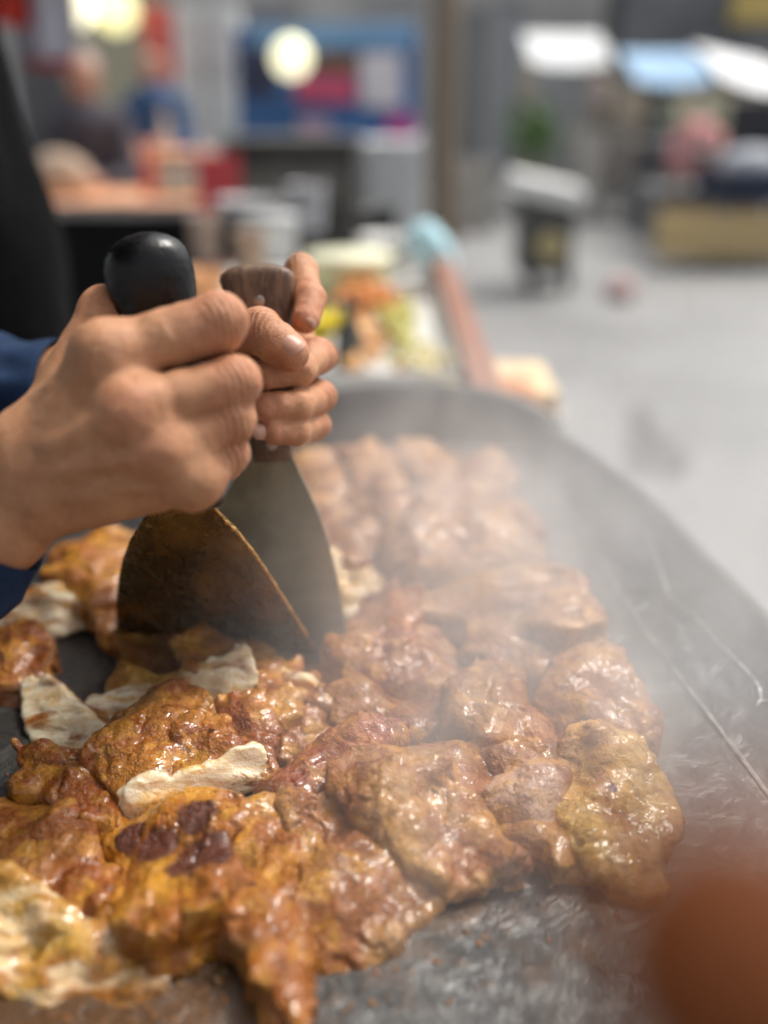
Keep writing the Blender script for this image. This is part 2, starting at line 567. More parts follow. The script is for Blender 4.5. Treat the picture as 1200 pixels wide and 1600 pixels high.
# ------------------------------------------------------------------ griddle
M_GRID = m_griddle()
M_WORN = plain((.26, .255, .24), .45, .6, .3, 200)
M_DARKSTEEL = plain((.05, .048, .045), .5, .6, .2, 30)
griddle = empty('griddle', (-.25, .5, .02), 'large blackened steel griddle heaped with frying chicken', 'griddle')
def bo(bp, op, oz):
    b = onz(*bp, .0); o = onz(*op, oz); return [b[0], b[1], o[0], o[1], oz]
LOOP = [[-.20, .15, -.20, .08, .018], [.09, .15, .12, .08, .018], [.165, .20, .225, .15, .018], [.182, .29, .25, .30, .018],
        bo((1200, 1240), (1330, 1120), .018), bo((1105, 1115), (1200, 962), .018), bo((1010, 990), (1100, 862), .018), bo((930, 862), (1030, 790), .018), bo((870, 770), (950, 728), .018),
        bo((815, 712), (880, 682), .018), [.075, .855, .105, .928, .018], [.0, .872, .0, .945, .018], [-.15, .88, -.15, .955, .018], [-.45, .86, -.47, .93, .018],
        [-.65, .75, -.70, .80, .018], [-.72, .5, -.79, .5, .018], [-.68, .25, -.74, .20, .018], [-.5, .15, -.52, .08, .018]]
LP = smooth_poly(LOOP, 8)
k = len(LP)
rings = []
c0 = np.array([-.25, .5])
for fr in (.0, .35, .7, .93):
    rings.append([np.array([*(c0 + (p[:2] - c0) * fr), GZ]) for p in LP] if fr > 0 else None)
V = [np.array([c0[0], c0[1], GZ])]
def addring(f):
    i0 = len(V); V.extend([f(p) for p in LP]); return i0
R_ = [addring(lambda p, s=s: np.array([*(c0 + (p[:2] - c0) * s), GZ])) for s in (.35, .7, .96)]
def fl(p, t, dz=0):
    return np.array([p[0] + (p[2] - p[0]) * t, p[1] + (p[3] - p[1]) * t, GZ + p[4] * (t ** 1.35) + dz])
R_ += [addring(lambda p, t=t: fl(p, t)) for t in (0.0, .12, .35, .65, .92)]
R_ += [addring(lambda p: fl(p, 1.0, .0015)), addring(lambda p: fl(p, 1.03, -.004)), addring(lambda p: fl(p, 1.0, -.012)), addring(lambda p: fl(p, .5, -.012)), addring(lambda p: fl(p, 0, -.012))]
Fc = [(0, R_[0] + i, R_[0] + (i + 1) % k) for i in range(k)]
for a, b in zip(R_[:-1], R_[1:]):
    Fc += [(a + i, b + i, b + (i + 1) % k, a + (i + 1) % k) for i in range(k)]
Fc.append(tuple(R_[-1] + i for i in range(k))[::-1])
me = mesh('plate', V, Fc)
bm = bmesh.new(); bm.from_mesh(me); bmesh.ops.recalc_face_normals(bm, faces=bm.faces)
from mathutils.bvhtree import BVHTree
BVH = BVHTree.FromBMesh(bm)
bm.to_mesh(me); bm.free()
plate = link('plate', me, M_GRID, griddle, smooth=True)

def ongrid(px, py, lift=.0008):
    r = Vector(ray(px, py)).normalized()
    h = BVH.ray_cast(Vector(CAM), r)
    return np.array(h[0]) + np.array([0, 0, lift]) if h[0] is not None else onz(px, py, lift)

def ribbon(name, px, w, mat, parent, lift=.0008):
    V = []; Fc = []
    pts = [ongrid(x, y, lift) for x, y in px]
    w = [q_ * .7 for q_ in (w if hasattr(w, '__len__') else [w] * len(pts))]
    for i, p in enumerate(pts):
        a = nrm(pts[min(i + 1, len(pts) - 1)] - pts[max(i - 1, 0)])
        s = nrm(np.cross(a, (0, 0, 1))); ww = w[i] if hasattr(w, '__len__') else w
        V += [p - s * ww / 2, p + np.array([0, 0, .0002]), p + s * ww / 2]
    for i in range(len(pts) - 1):
        for j in (0, 1):
            Fc.append((3 * i + j, 3 * i + j + 1, 3 * i + 4 + j, 3 * i + 3 + j))
    return link(name, mesh(name, V, Fc), mat, parent)
# raised guard along the back
gx = [(150, 650, 715), (260, 640, 712), (380, 628, 706), (500, 616, 700), (580, 606, 696), (660, 602, 694), (730, 605, 695), (790, 617, 698), (835, 634, 702), (862, 652, 705), (878, 672, 706), (885, 690, 704)]
V = []; Fc = []
for x_, yt, yb in gx:
    q0 = onz(x_, yb, .006); rr_ = ray(x_, yt); q1 = CAM + rr_ * ((q0[1] + .022 - CAM[1]) / rr_[1])
    up_ = q1 - q0; th_ = np.array([0, .010, .002])
    for f_, g_ in ((0, 0), (.35, -.25), (.75, -.2), (.95, .1), (1.0, .5), (.95, 1.0), (.6, 1.3), (0, 1.4)):
        V.append(q0 + up_ * f_ + th_ * g_)
for i in range(len(gx) - 1):
    for j in range(8):
        Fc.append((i * 8 + j, (i + 1) * 8 + j, (i + 1) * 8 + (j + 1) % 8, i * 8 + (j + 1) % 8))
Fc += [tuple(range(8)), tuple((len(gx) - 1) * 8 + j for j in range(8))[::-1]]
link('back_guard', mesh('back_guard', V, Fc), plain((.022, .021, .020), .42, .3, .35, 40), griddle, smooth=True)
rp = [(872, 772), (905, 822), (940, 877), (975, 935), (1010, 990), (1035, 1023), (1062, 1060), (1090, 1096), (1120, 1135), (1160, 1188), (1200, 1242), (1250, 1310)]
ribbon('worn_bend', rp, [.002, .0022, .0024, .0026, .0026, .0012, .0024, .0032, .0034, .0034, .0034, .003], M_WORN, griddle)
sp = [(1012, 832), (1020, 862), (1031, 892), (1042, 926), (1052, 938), (1078, 958), (1104, 985), (1130, 1014), (1155, 1038), (1178, 1062), (1187, 1078), (1189, 1094), (1182, 1106)]
ribbon('scratch', sp, [.0008, .001, .0012, .0016, .001, .0012, .0016, .0012, .0016, .0012, .002, .0012, .0008], plain((.62, .61, .58), .3, .7, .1, 200), griddle, .0009)
ribbon('scratch', [(1182, 1098), (1205, 1096), (1235, 1099)], .0014, plain((.62, .61, .58), .3, .7, .1, 200), griddle, .0009)
# burner box and legs below
box('burner_box', (-.25, .5, GZ - .10), (.66, .52, .16), M_DARKSTEEL, griddle, bev=.01)
for sx in (-1, 1):
    for sy in (-1, 1):
        box('leg', (-.25 + sx * .28, .5 + sy * .21, (GZ - .18) / 2), (.035, .035, GZ - .18), M_DARKSTEEL, griddle, bev=.003)

# ------------------------------------------------------------------ spatulas
def tool_frame(T, N):
    ax = nrm(T - N); v = nrm((T + N) / 2 - CAM)
    w = nrm(np.cross(ax, v)); w = w if w[0] > 0 else -w
    n = np.cross(w, ax); n = n if np.dot(n, v) < 0 else -n      # n points towards the camera side
    return ax, w, n

def handle_mesh(name, T, N, prof, mat, parent, pw=2.6, seg=36, twist=0.0):
    """prof: (t from neck 0..1 to top, half width, half thickness, sideways shift)"""
    ax, w, n = tool_frame(T, N); L = np.linalg.norm(T - N)
    V = []; Fc = []
    for t, a, b, sh in prof:
        for j in range(seg):
            an = 2 * math.pi * j / seg; c, s = math.cos(an), math.sin(an)
            x = abs(c) ** (2 / pw) * math.copysign(1, c) * a + sh; y = abs(s) ** (2 / pw) * math.copysign(1, s) * b
            V.append(N + ax * t * L + w * x + n * y)
    for i in range(len(prof) - 1):
        for j in range(seg):
            j2 = (j + 1) % seg
            Fc.append((i * seg + j, i * seg + j2, (i + 1) * seg + j2, (i + 1) * seg + j))
    Fc.append(tuple(range(seg))[::-1]); Fc.append(tuple((len(prof) - 1) * seg + j for j in range(seg)))
    return link(name, mesh(name, V, Fc), mat, parent, smooth=True)

M_PLASTIC = m_black_plastic()
# the near one: black plastic handle, greasy brown blade
T1 = pix(222, 376, .412); N1 = pix(316, 792, .446)
spat1 = empty('spatula', onz(350, 1010, 0), 'spatula with black plastic handle and greasy brown blade in the nearer hand', 'spatula', 'spatulas held over the griddle')
prof1 = [(-.005, .0050, .004, .002), (.0, .0075, .007, .002), (.03, .010, .0095, .001), (.10, .0115, .0105, 0), (.25, .0125, .011, 0), (.45, .014, .0115, 0), (.62, .0155, .012, 0), (.78, .0175, .0135, 0),
         (.86, .0188, .015, 0), (.915, .0186, .0150, 0), (.955, .0172, .0142, 0), (.985, .0145, .0122, 0), (1.008, .0105, .0092, 0), (1.022, .0060, .0055, 0), (1.028, .0015, .0015, 0)]
hd1 = handle_mesh('handle', T1, N1, prof1, M_PLASTIC, spat1, 2.15)
b0 = onz(182, 992, .003); b1 = onz(500, 1024, .003)
nb1 = nrm(np.cross(b1 - b0, N1 - b0)); nb1 = nb1 if nb1[1] < 0 else -nb1
o1 = [(262, 785), (300, 790), (318, 793), (336, 797), (352, 812), (372, 832), (396, 862), (420, 897), (448, 942), (476, 986), (500, 1024), (182, 992), (181, 950), (184, 912), (191, 876), (203, 845), (222, 815), (240, 796)]
bl1 = slab('blade', [onplane(x, y, N1, nb1) for x, y in o1], -nb1, .0016, m_blade((.26, .155, .045), (.40, .25, .08), (.07, .03, .009), .22, .03, .85), spat1, .0003)
# cooked-on golden rim along the blade's side
rs = random.Random(3)
pts = [onplane(x, y, N1, nb1) for x, y in smooth_poly([(337, 797), (352, 812), (372, 832), (396, 862), (420, 897), (448, 942), (476, 986), (499, 1022)], 6)[:-8]]
tube('crust', [p + nb1 * .0006 for p in pts], [.0004 + .0013 * rs.random() ** 2.5 for _ in pts], plain((.45, .23, .06), .35, .1, .3, 300), spat1, 6)
# the far one: wooden handle with rivets, grey blade
T2 = pix(404, 412, .508); N2 = pix(425, 712, .532)
spat2 = empty('spatula', onz(470, 1010, 0), 'spatula with riveted wooden handle and grey steel blade in the farther hand', 'spatula', 'spatulas held over the griddle')
M_WOODH = m_wood((.085, .042, .022), (.19, .105, .058))
prof2 = [(-.02, .0098, .007, 0), (0, .0105, .0085, 0), (.06, .0110, .0095, 0), (.2, .0115, .0105, 0), (.4, .0120, .011, 0), (.6, .0128, .0110, .001), (.75, .0150, .0112, .0005), (.86, .0182, .0112, -.0005), (.92, .0195, .0110, -.001), (.95, .0186, .0108, -.001), (.975, .0150, .0100, -.001), (.992, .0095, .0085, -.001), (1.0, .003, .005, -.001)]
hd2 = handle_mesh('handle', T2, N2, prof2, M_WOODH, spat2, 4.5, 48)
ax2, w2, n2 = tool_frame(T2, N2); L2 = np.linalg.norm(T2 - N2)
for t, sh in ((.815, -.001), (.075, .0)):
    lathe('rivet', N2 + ax2 * L2 * t + w2 * sh + n2 * .0100, [(.0031, 0), (.0031, .0011), (.0024, .0014), (.0005, .0015)], plain((.40, .30, .24), .35, .8, .15, 300), spat2, 16, axis=n2)
b0 = onz(420, 1006, .003); b1 = onz(541, 1014, .003)
nb2 = nrm(np.cross(b1 - b0, N2 - b0)); nb2 = nb2 if nb2[1] < 0 else -nb2
o2 = [(398, 700), (454, 700), (458, 718), (468, 740), (483, 770), (499, 806), (513, 848), (525, 895), (534, 945), (539, 985), (541, 1014), (420, 1024), (372, 985), (345, 930), (332, 860), (340, 795), (372, 740), (392, 716)]
slab('blade', [onplane(x, y, N2, nb2) for x, y in o2], -nb2, .0018, m_blade((.26, .26, .20), (.38, .38, .31), (.14, .13, .08), .36, .0, .6), spat2, .0003)

# ------------------------------------------------------------------ hands
M_SKIN = m_skin(); M_NAIL = m_nail()

def build_hand(name, fingers, palm, joints, parent, h=.001, kpalm=.010, kfp=.007, seed=1, extra=()):
    allp = np.array([p for f in fingers for p in f[0]] + [p for c in palm for p in c[:2]])
    G = grid_of(allp.min(0) - .032, allp.max(0) + .032, h)
    org = G[3]; G = G[:3]
    ff = None
    for pts, rad in fingers:
        g = None
        for i in range(len(pts) - 1):                      # each phalanx is slimmer between its joints
            md = (pts[i] + pts[i + 1]) / 2; rm = (rad[i] + rad[i + 1]) / 2 * .92
            for c in (cone(G, pts[i], md, rad[i], rm), cone(G, md, pts[i + 1], rm, rad[i + 1])):
                g = c if g is None else smin(g, c, .0025)
        o_ = pts[1] + nrm(2 * pts[1] - pts[0] - pts[2]) * rad[1] * .42      # bony outer corner of the middle joint
        g = smin(g, ball(G, o_, rad[1] * .68), .003)
        ff = g if ff is None else smin(ff, g, .0016)
    pp = None
    for a, b, ra, rb in palm:
        c = cone(G, a, b, ra, rb)
        pp = c if pp is None else smin(pp, c, kpalm)
    f = smin(ff, pp, kfp)
    for c, r, kk in extra:
        f = smin(f, ball(G, c, r), kk)
    f = f + .0006 * vnoise(*G, .012, seed) + .0003 * vnoise(*G, .005, seed + 1)
    V, Q = surface_nets(f, org, h)
    me = np_mesh(name, V, Q)
    red = np.zeros(len(V))
    for c, s, a in joints:
        red = np.maximum(red, a * np.exp(-((V - np.asarray(c)) ** 2).sum(1) / (s * s)))
    fattr(me, 'red', red)
    fold = np.zeros(len(V)); cre = np.zeros(len(V))
    for pts, rad in fingers:
        d_ = nrm(nrm(pts[1] - pts[0]) + .35 * nrm(pts[2] - pts[1])); o_ = pts[1] + nrm(2 * pts[1] - pts[0] - pts[2]) * rad[1] * .7
        w_ = np.exp(-((V - o_) ** 2).sum(1) / (.0085 ** 2)); m_ = w_ > cre
        fold[m_] = ((V - o_) @ d_)[m_]; cre = np.maximum(cre, w_)
    fattr(me, 'fold', fold); fattr(me, 'crease', cre)
    o = link(name, me, M_SKIN, parent, smooth=True)
    return o

def nail(c, along, nor, w, l, parent):
    along = nrm(along); nor = nrm(np.asarray(nor) - along * np.dot(nor, along)); sd_ = np.cross(along, nor)
    V = []; Fc = []; ns, nr = 20, 5
    for j in range(nr + 1):
        r = j / nr
        for i in range(ns):
            a = 2 * math.pi * i / ns
            cx, cy = math.cos(a), math.sin(a)
            x = abs(cx) ** .7 * math.copysign(1, cx) * r; y = abs(cy) ** .7 * math.copysign(1, cy) * r
            V.append(c + sd_ * x * w / 2 + along * y * l / 2 + nor * (-.24 * w * x * x - .05 * l * y * y - (.0012 if j == nr else 0)))
    for j in range(nr):
        for i in range(ns):
            i2 = (i + 1) % ns
            Fc.append((j * ns + i, j * ns + i2, (j + 1) * ns + i2, (j + 1) * ns + i))
    return link('fingernail', mesh('fingernail', V, Fc), M_NAIL, parent, smooth=True)

cook = empty('person', pix(-420, 1080, .50) * np.array([1, 1, 0]), 'person in navy sleeves gripping the two spatulas with both hands', 'person')
W = lambda L: [pix(*p) for p in L]
# nearer hand, back turned to the camera
I = W([(170, 556, .381), (338, 505, .388), (326, 526, .433), (258, 545, .436)])
Mi = W([(208, 642, .375), (367, 597, .387), (352, 608, .432), (282, 622, .436)])
Ri = W([(255, 703, .380), (361, 657, .391), (350, 669, .432), (288, 685, .436)])
Pi = W([(300, 747, .388), (357, 709, .397), (350, 722, .430), (304, 738, .434)])
Th = W([(168, 492, .424), (226, 480, .446), (285, 505, .452)])
wr = W([(70, 690, .394), (58, 722, .390), (66, 752, .392), (82, 780, .398)])
fing = [(I, [.0125, .0120, .0105, .009]), (Mi, [.0114, .0104, .0098, .0086]), (Ri, [.0110, .0097, .0090, .0080]), (Pi, [.0102, .0086, .0080, .0072]), (Th, [.0115, .0105, .0088])]
palm = [(wr[0], I[0], .0158, .0118), (wr[1], Mi[0], .0162, .0116), (wr[2], Ri[0], .0158, .0110), (wr[3], Pi[0], .0150, .0106),
        (pix(85, 665, .405), Th[0], .016, .0122), (I[0], Pi[0], .010, .009),
        (pix(62, 728, .402), pix(-30, 812, .405), .0255, .0265), (pix(-30, 812, .405), pix(-150, 925, .41), .0265, .030)]
jn = [(I[1], .014, .9), (Mi[1], .013, .9), (Ri[1], .012, .8), (Pi[1], .011, .8), (I[0], .012, .35), (Mi[0] + FWD * -.012, .012, .5), (Ri[0] + FWD * -.01, .011, .4), (Th[0], .016, .4)]
ex = [(Mi[0] - FWD * .0020 - RGT * .001, .0108, .010), (Ri[0] - FWD * .0012, .0104, .010), (I[0] - FWD * .001 - RGT * .001, .0116, .008)]
ex += [(Pi[0] - FWD * .001, .0108, .006)]
for a_, b_ in zip(wr, (I[0], Mi[0], Ri[0], Pi[0])):          # extensor tendons
    for t_ in np.linspace(.25, .95, 9):
        ex.append((a_ + (b_ - a_) * t_ - FWD * (.0165 - .004 * t_ - .0022), .0030, .004))
handL = build_hand('hand', fing, palm, jn, cook, .001, .007, .0055, 11, ex)
handL['label'] = 'nearer hand with its back turned, closed round the black handle'
# farther hand, fingers and thumb closed over the wooden handle
I = W([(452, 520, .546), (470, 424, .527), (484, 468, .509), (477, 499, .500)])
Mi = W([(455, 545, .549), (496, 556, .527), (468, 577, .499), (415, 584, .491)])
Ri = W([(450, 602, .550), (498, 619, .526), (465, 634, .498), (414, 638, .491)])
Pi = W([(445, 655, .550), (490, 664, .526), (463, 674, .501), (427, 674, .494)])
Th = W([(352, 545, .510), (404, 518, .486), (430, 535, .481), (454, 552, .479)])
fing = [(I, [.0100, .0090, .0082, .0073]), (Mi, [.0105, .0096, .0088, .0080]), (Ri, [.0100, .0089, .0083, .0076]), (Pi, [.0092, .0080, .0074, .0068]), (Th, [.0125, .0113, .0106, .0092])]
wr = pix(318, 612, .572)
palm = [(wr, I[0], .017, .012), (wr, Mi[0], .018, .012), (wr, Ri[0], .018, .0115), (wr, Pi[0], .016, .0105), (pix(335, 600, .55), Th[0], .017, .013), (wr, pix(150, 604, .578), .023, .024), (pix(150, 604, .578), pix(75, 604, .582), .0235, .0235)]
jn = [(I[2], .012, .8), (I[3], .010, .9), (Mi[1], .012, .8), (Ri[1], .012, .7), (Pi[1], .011, .7), (Th[1], .013, .8), (Th[3], .011, .7), (Ri[3], .01, .8), (Pi[3], .01, .7)]
handR = build_hand('hand', fing, palm, jn, cook, .001, .009, .006, 23)
handR['label'] = 'farther hand with bent thumb and fingers round the wooden handle'
tn = nrm(-FWD + RGT * .15 + UPV * .55)
nail(Th[3] - nrm(Th[3] - Th[2]) * .0015 + tn * .0101, Th[3] - Th[2], tn, .0132, .0155, handR)
tn = nrm(-FWD * .75 + RGT * .85 - UPV * .1)
nail(I[3] - nrm(I[3] - I[2]) * .0015 + tn * .0074, I[3] - I[2], tn, .0092, .0105, handR)
tn = nrm(-FWD + RGT * -.4 + UPV * .1)
nail(Ri[3] + nrm(Ri[3] - Ri[2]) * .003 + tn * .0067, Ri[3] - Ri[2], tn, .010, .010, handR)
nail(Pi[3] + nrm(Pi[3] - Pi[2]) * .003 + tn * .0060, Pi[3] - Pi[2], tn, .009, .009, handR)

def sleeve(name, pts, rad, mat, parent, seed, seg=64, rings=70, amp=.004):
    """wrinkled cloth tube with an open turned cuff at its first point"""
    P = [np.asarray(p) for p in pts]
    L = np.concatenate([[0], np.cumsum([np.linalg.norm(P[i + 1] - P[i]) for i in range(len(P) - 1)])])
    V = []; Fc = []; u = None; rr = []
    for i in range(rings):
        rr.append((i / (rings - 1) * L[-1], 1.0))
    rr = [(.030, .90), (.004, .92), (.0005, .97)] + rr
    for s, m in rr:
        c = np.array([np.interp(s, L, [p[j] for p in P]) for j in range(3)])
        c2 = np.array([np.interp(min(s + .01, L[-1]), L, [p[j] for p in P]) for j in range(3)]); c1 = np.array([np.interp(max(s - .01, 0), L, [p[j] for p in P]) for j in range(3)])
        a = nrm(c2 - c1)
        u = nrm((np.array([0, 0, 1.0]) if u is None else u) - a * np.dot((np.array([0, 0, 1.0]) if u is None else u), a)); v = np.cross(a, u)
        r = np.interp(s, L, rad) * m
        for k_ in range(seg):
            an = 2 * math.pi * k_ / seg
            V.append(np.concatenate([c + r * (u * math.cos(an) + v * math.sin(an)), u * math.cos(an) + v * math.sin(an), [s]]))
    V = np.array(V)
    q = V[:, :3]; env = np.clip(V[:, 6] / .02, .15, 1)
    d = amp * (vnoise(q[:, 0], q[:, 1], q[:, 2], .03, seed) + .6 * vnoise(q[:, 0] * .5 + q[:, 1] * .5, q[:, 1] * .6, q[:, 2] * 1.6, .012, seed + 1)) * env
    q = q + V[:, 3:6] * d[:, None]
    n = len(rr)
    for i in range(n - 1):
        for k_ in range(seg):
            k2 = (k_ + 1) % seg
            Fc.append((i * seg + k_, i * seg + k2, (i + 1) * seg + k2, (i + 1) * seg + k_))
    Fc.append(tuple((n - 1) * seg + k_ for k_ in range(seg)))
    return link(name, mesh(name, q, Fc), mat, parent, smooth=True)
M_NAVY = m_cloth((.016, .036, .085))
sleeve('sleeve', W([(-28, 806, .405), (-90, 870, .408), (-260, 1010, .43), (-420, 1060, .50), (-520, 900, .62)]), [.0305, .033, .040, .046, .055], M_NAVY, cook, 5)
sleeve('sleeve', W([(95, 606, .580), (20, 602, .586), (-200, 560, .60), (-480, 560, .66), (-560, 700, .66)]), [.0285, .031, .042, .050, .055], M_NAVY, cook, 8)

# finger of the person holding the camera, close to the lens
tip_person = empty('person', pix(1250, 1600, .075), 'out of focus reddish brown finger covering the lower right corner', 'person')
k2 = NB('finger_skin_shaded'); nn = k2.noise(150, 4)
k2.set('Base Color', k2.mix(nn, (.115, .033, .008), (.15, .043, .011))).set('Specular IOR Level', .12).set('Roughness', .6).set('Subsurface Weight', .2).set('Subsurface Radius', (1, .3, .12)).set('Subsurface Scale', .004)  # skin colour darkened to hold the shade of the phone, which isn't built
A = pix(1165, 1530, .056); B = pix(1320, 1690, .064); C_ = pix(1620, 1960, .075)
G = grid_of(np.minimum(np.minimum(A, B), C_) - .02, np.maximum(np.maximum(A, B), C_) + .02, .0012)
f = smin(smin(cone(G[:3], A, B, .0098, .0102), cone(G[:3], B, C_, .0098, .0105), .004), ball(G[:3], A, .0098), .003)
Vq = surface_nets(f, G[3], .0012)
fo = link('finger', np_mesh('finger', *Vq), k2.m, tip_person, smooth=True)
nail(A + nrm(A - B) * .003 + nrm(FWD) * .0092, A - B, FWD, .012, .013, fo)

# ------------------------------------------------------------------ chicken
M_CHK = m_chicken()
BROWN = (.47, .175, .020); GOLD = (.61, .270, .018); PINK = (.51, .225, .050); RUST = (.42, .110, .016); YEL = (.62, .35, .055); TAN = (.54, .255, .048)
GRP = 'chicken pieces frying on the griddle'
def chicken(label, px, z0, T, color, seed, h=.0014, cuts=(), char=(), lump=1.0, R=.0065, slope=(0, 0), cs=1.0):
    zp = z0 + T * .55
    P = np.array([onz(x, y, zp)[:2] for x, y in px])
    ctr = P.mean(0)
    lo = np.array([*(P.min(0) - .014), GZ + z0 - .006]); hi = np.array([*(P.max(0) + .014), GZ + z0 + T * 1.5 + .010 + .05 * (abs(slope[0]) + abs(slope[1]))])
    X, Y, Z, org = grid_of(lo, hi, h)
    x2, y2 = X[:, :, 0], Y[:, :, 0]; zz = np.zeros_like(x2)
    wx = .0035 * vnoise(x2, y2, zz, .022, seed + 50) + .0016 * vnoise(x2, y2, zz, .008, seed + 51)
    wy = .0035 * vnoise(x2, y2, zz, .022, seed + 52) + .0016 * vnoise(x2, y2, zz, .008, seed + 53)
    d2 = poly_sdf(x2 + wx, y2 + wy, P) - .0035
    T = T * .74
    rs_ = random.Random(seed * 7 + 3); slope = (slope[0] + rs_.uniform(-.22, .22), slope[1] + rs_.uniform(-.10, .30))
    inn = np.clip(-d2 / .022, 0, 1); inn = inn * inn * (3 - 2 * inn)
    top = T * (.80 + .20 * inn) * (1 + .34 * lump * vnoise(x2, y2, zz, .030, seed + 54)) + slope[0] * (x2 - ctr[0]) + slope[1] * (y2 - ctr[1])
    top = np.maximum(top, .006)
    f = -smin(-np.broadcast_to(d2[:, :, None], X.shape), -(Z - GZ - z0 - top[:, :, None]), R)
    f = np.maximum(f, GZ + z0 - .004 - Z)
    n1 = vnoise(X, Y, Z, .021, seed); n2 = vnoise(X, Y, Z, .0095, seed + 1); n3 = vnoise(X, Y, Z, .0046, seed + 2); n4 = vnoise(X, Y, Z, .014, seed + 3)
    f = f + lump * (.0036 * n1 + .0012 * n2 - .0012 * np.abs(n3) + .0004) + .0014 * lump * np.exp(-(n4 / .07) ** 2)
    an = (seed * 2.39996) % math.pi; ca, sa = math.cos(an), math.sin(an)
    n5 = vnoise((X * ca + Y * sa) * .25, (-X * sa + Y * ca), Z, .0085, seed + 4)      # strands of muscle
    f = f + lump * .0020 * n5
    planes = []
    for (cx, cy, nv) in cuts:
        p0 = onz(cx, cy, z0 + T * .5); nv = nrm(nv)
        pd = (X - p0[0]) * nv[0] + (Y - p0[1]) * nv[1] + (Z - p0[2]) * nv[2]
        pd = pd + .0008 * n1 + .0014 * vnoise(X * .2, Y, Z * 1.3, .0055, seed + 9)
        pd = pd + (1 - cs) * (.012 * n1 + .007 * n2 + .006 * n5)
        f = np.maximum(f, pd); planes.append((p0, nv))
    V, Q = surface_nets(f, org, h)
    me = np_mesh('chicken_piece', V, Q)
    cut = np.zeros(len(V)); ch = np.zeros(len(V))
    for p0, nv in planes:
        dd = (V - p0) @ nv
        cut = np.maximum(cut, cs * np.clip((dd + .0042 + (1 - cs) * .012) / .0024, 0, 1))
    for cx, cy, r in char:
        c = onz(cx, cy, z0 + T); rm = r / 3100.0
        e = np.sqrt(((V[:, :2] - c[:2]) ** 2).sum(1)) / rm
        ch = np.maximum(ch, np.clip(1.35 - e, 0, 1) * (V[:, 2] > GZ + z0 + T * .4))
    fattr(me, 'cut', cut); fattr(me, 'char', ch)
    o = link('chicken_piece', me, M_CHK, None)
    o.color = (*color, 1)
    return tag(o, label, 'chicken', GRP)

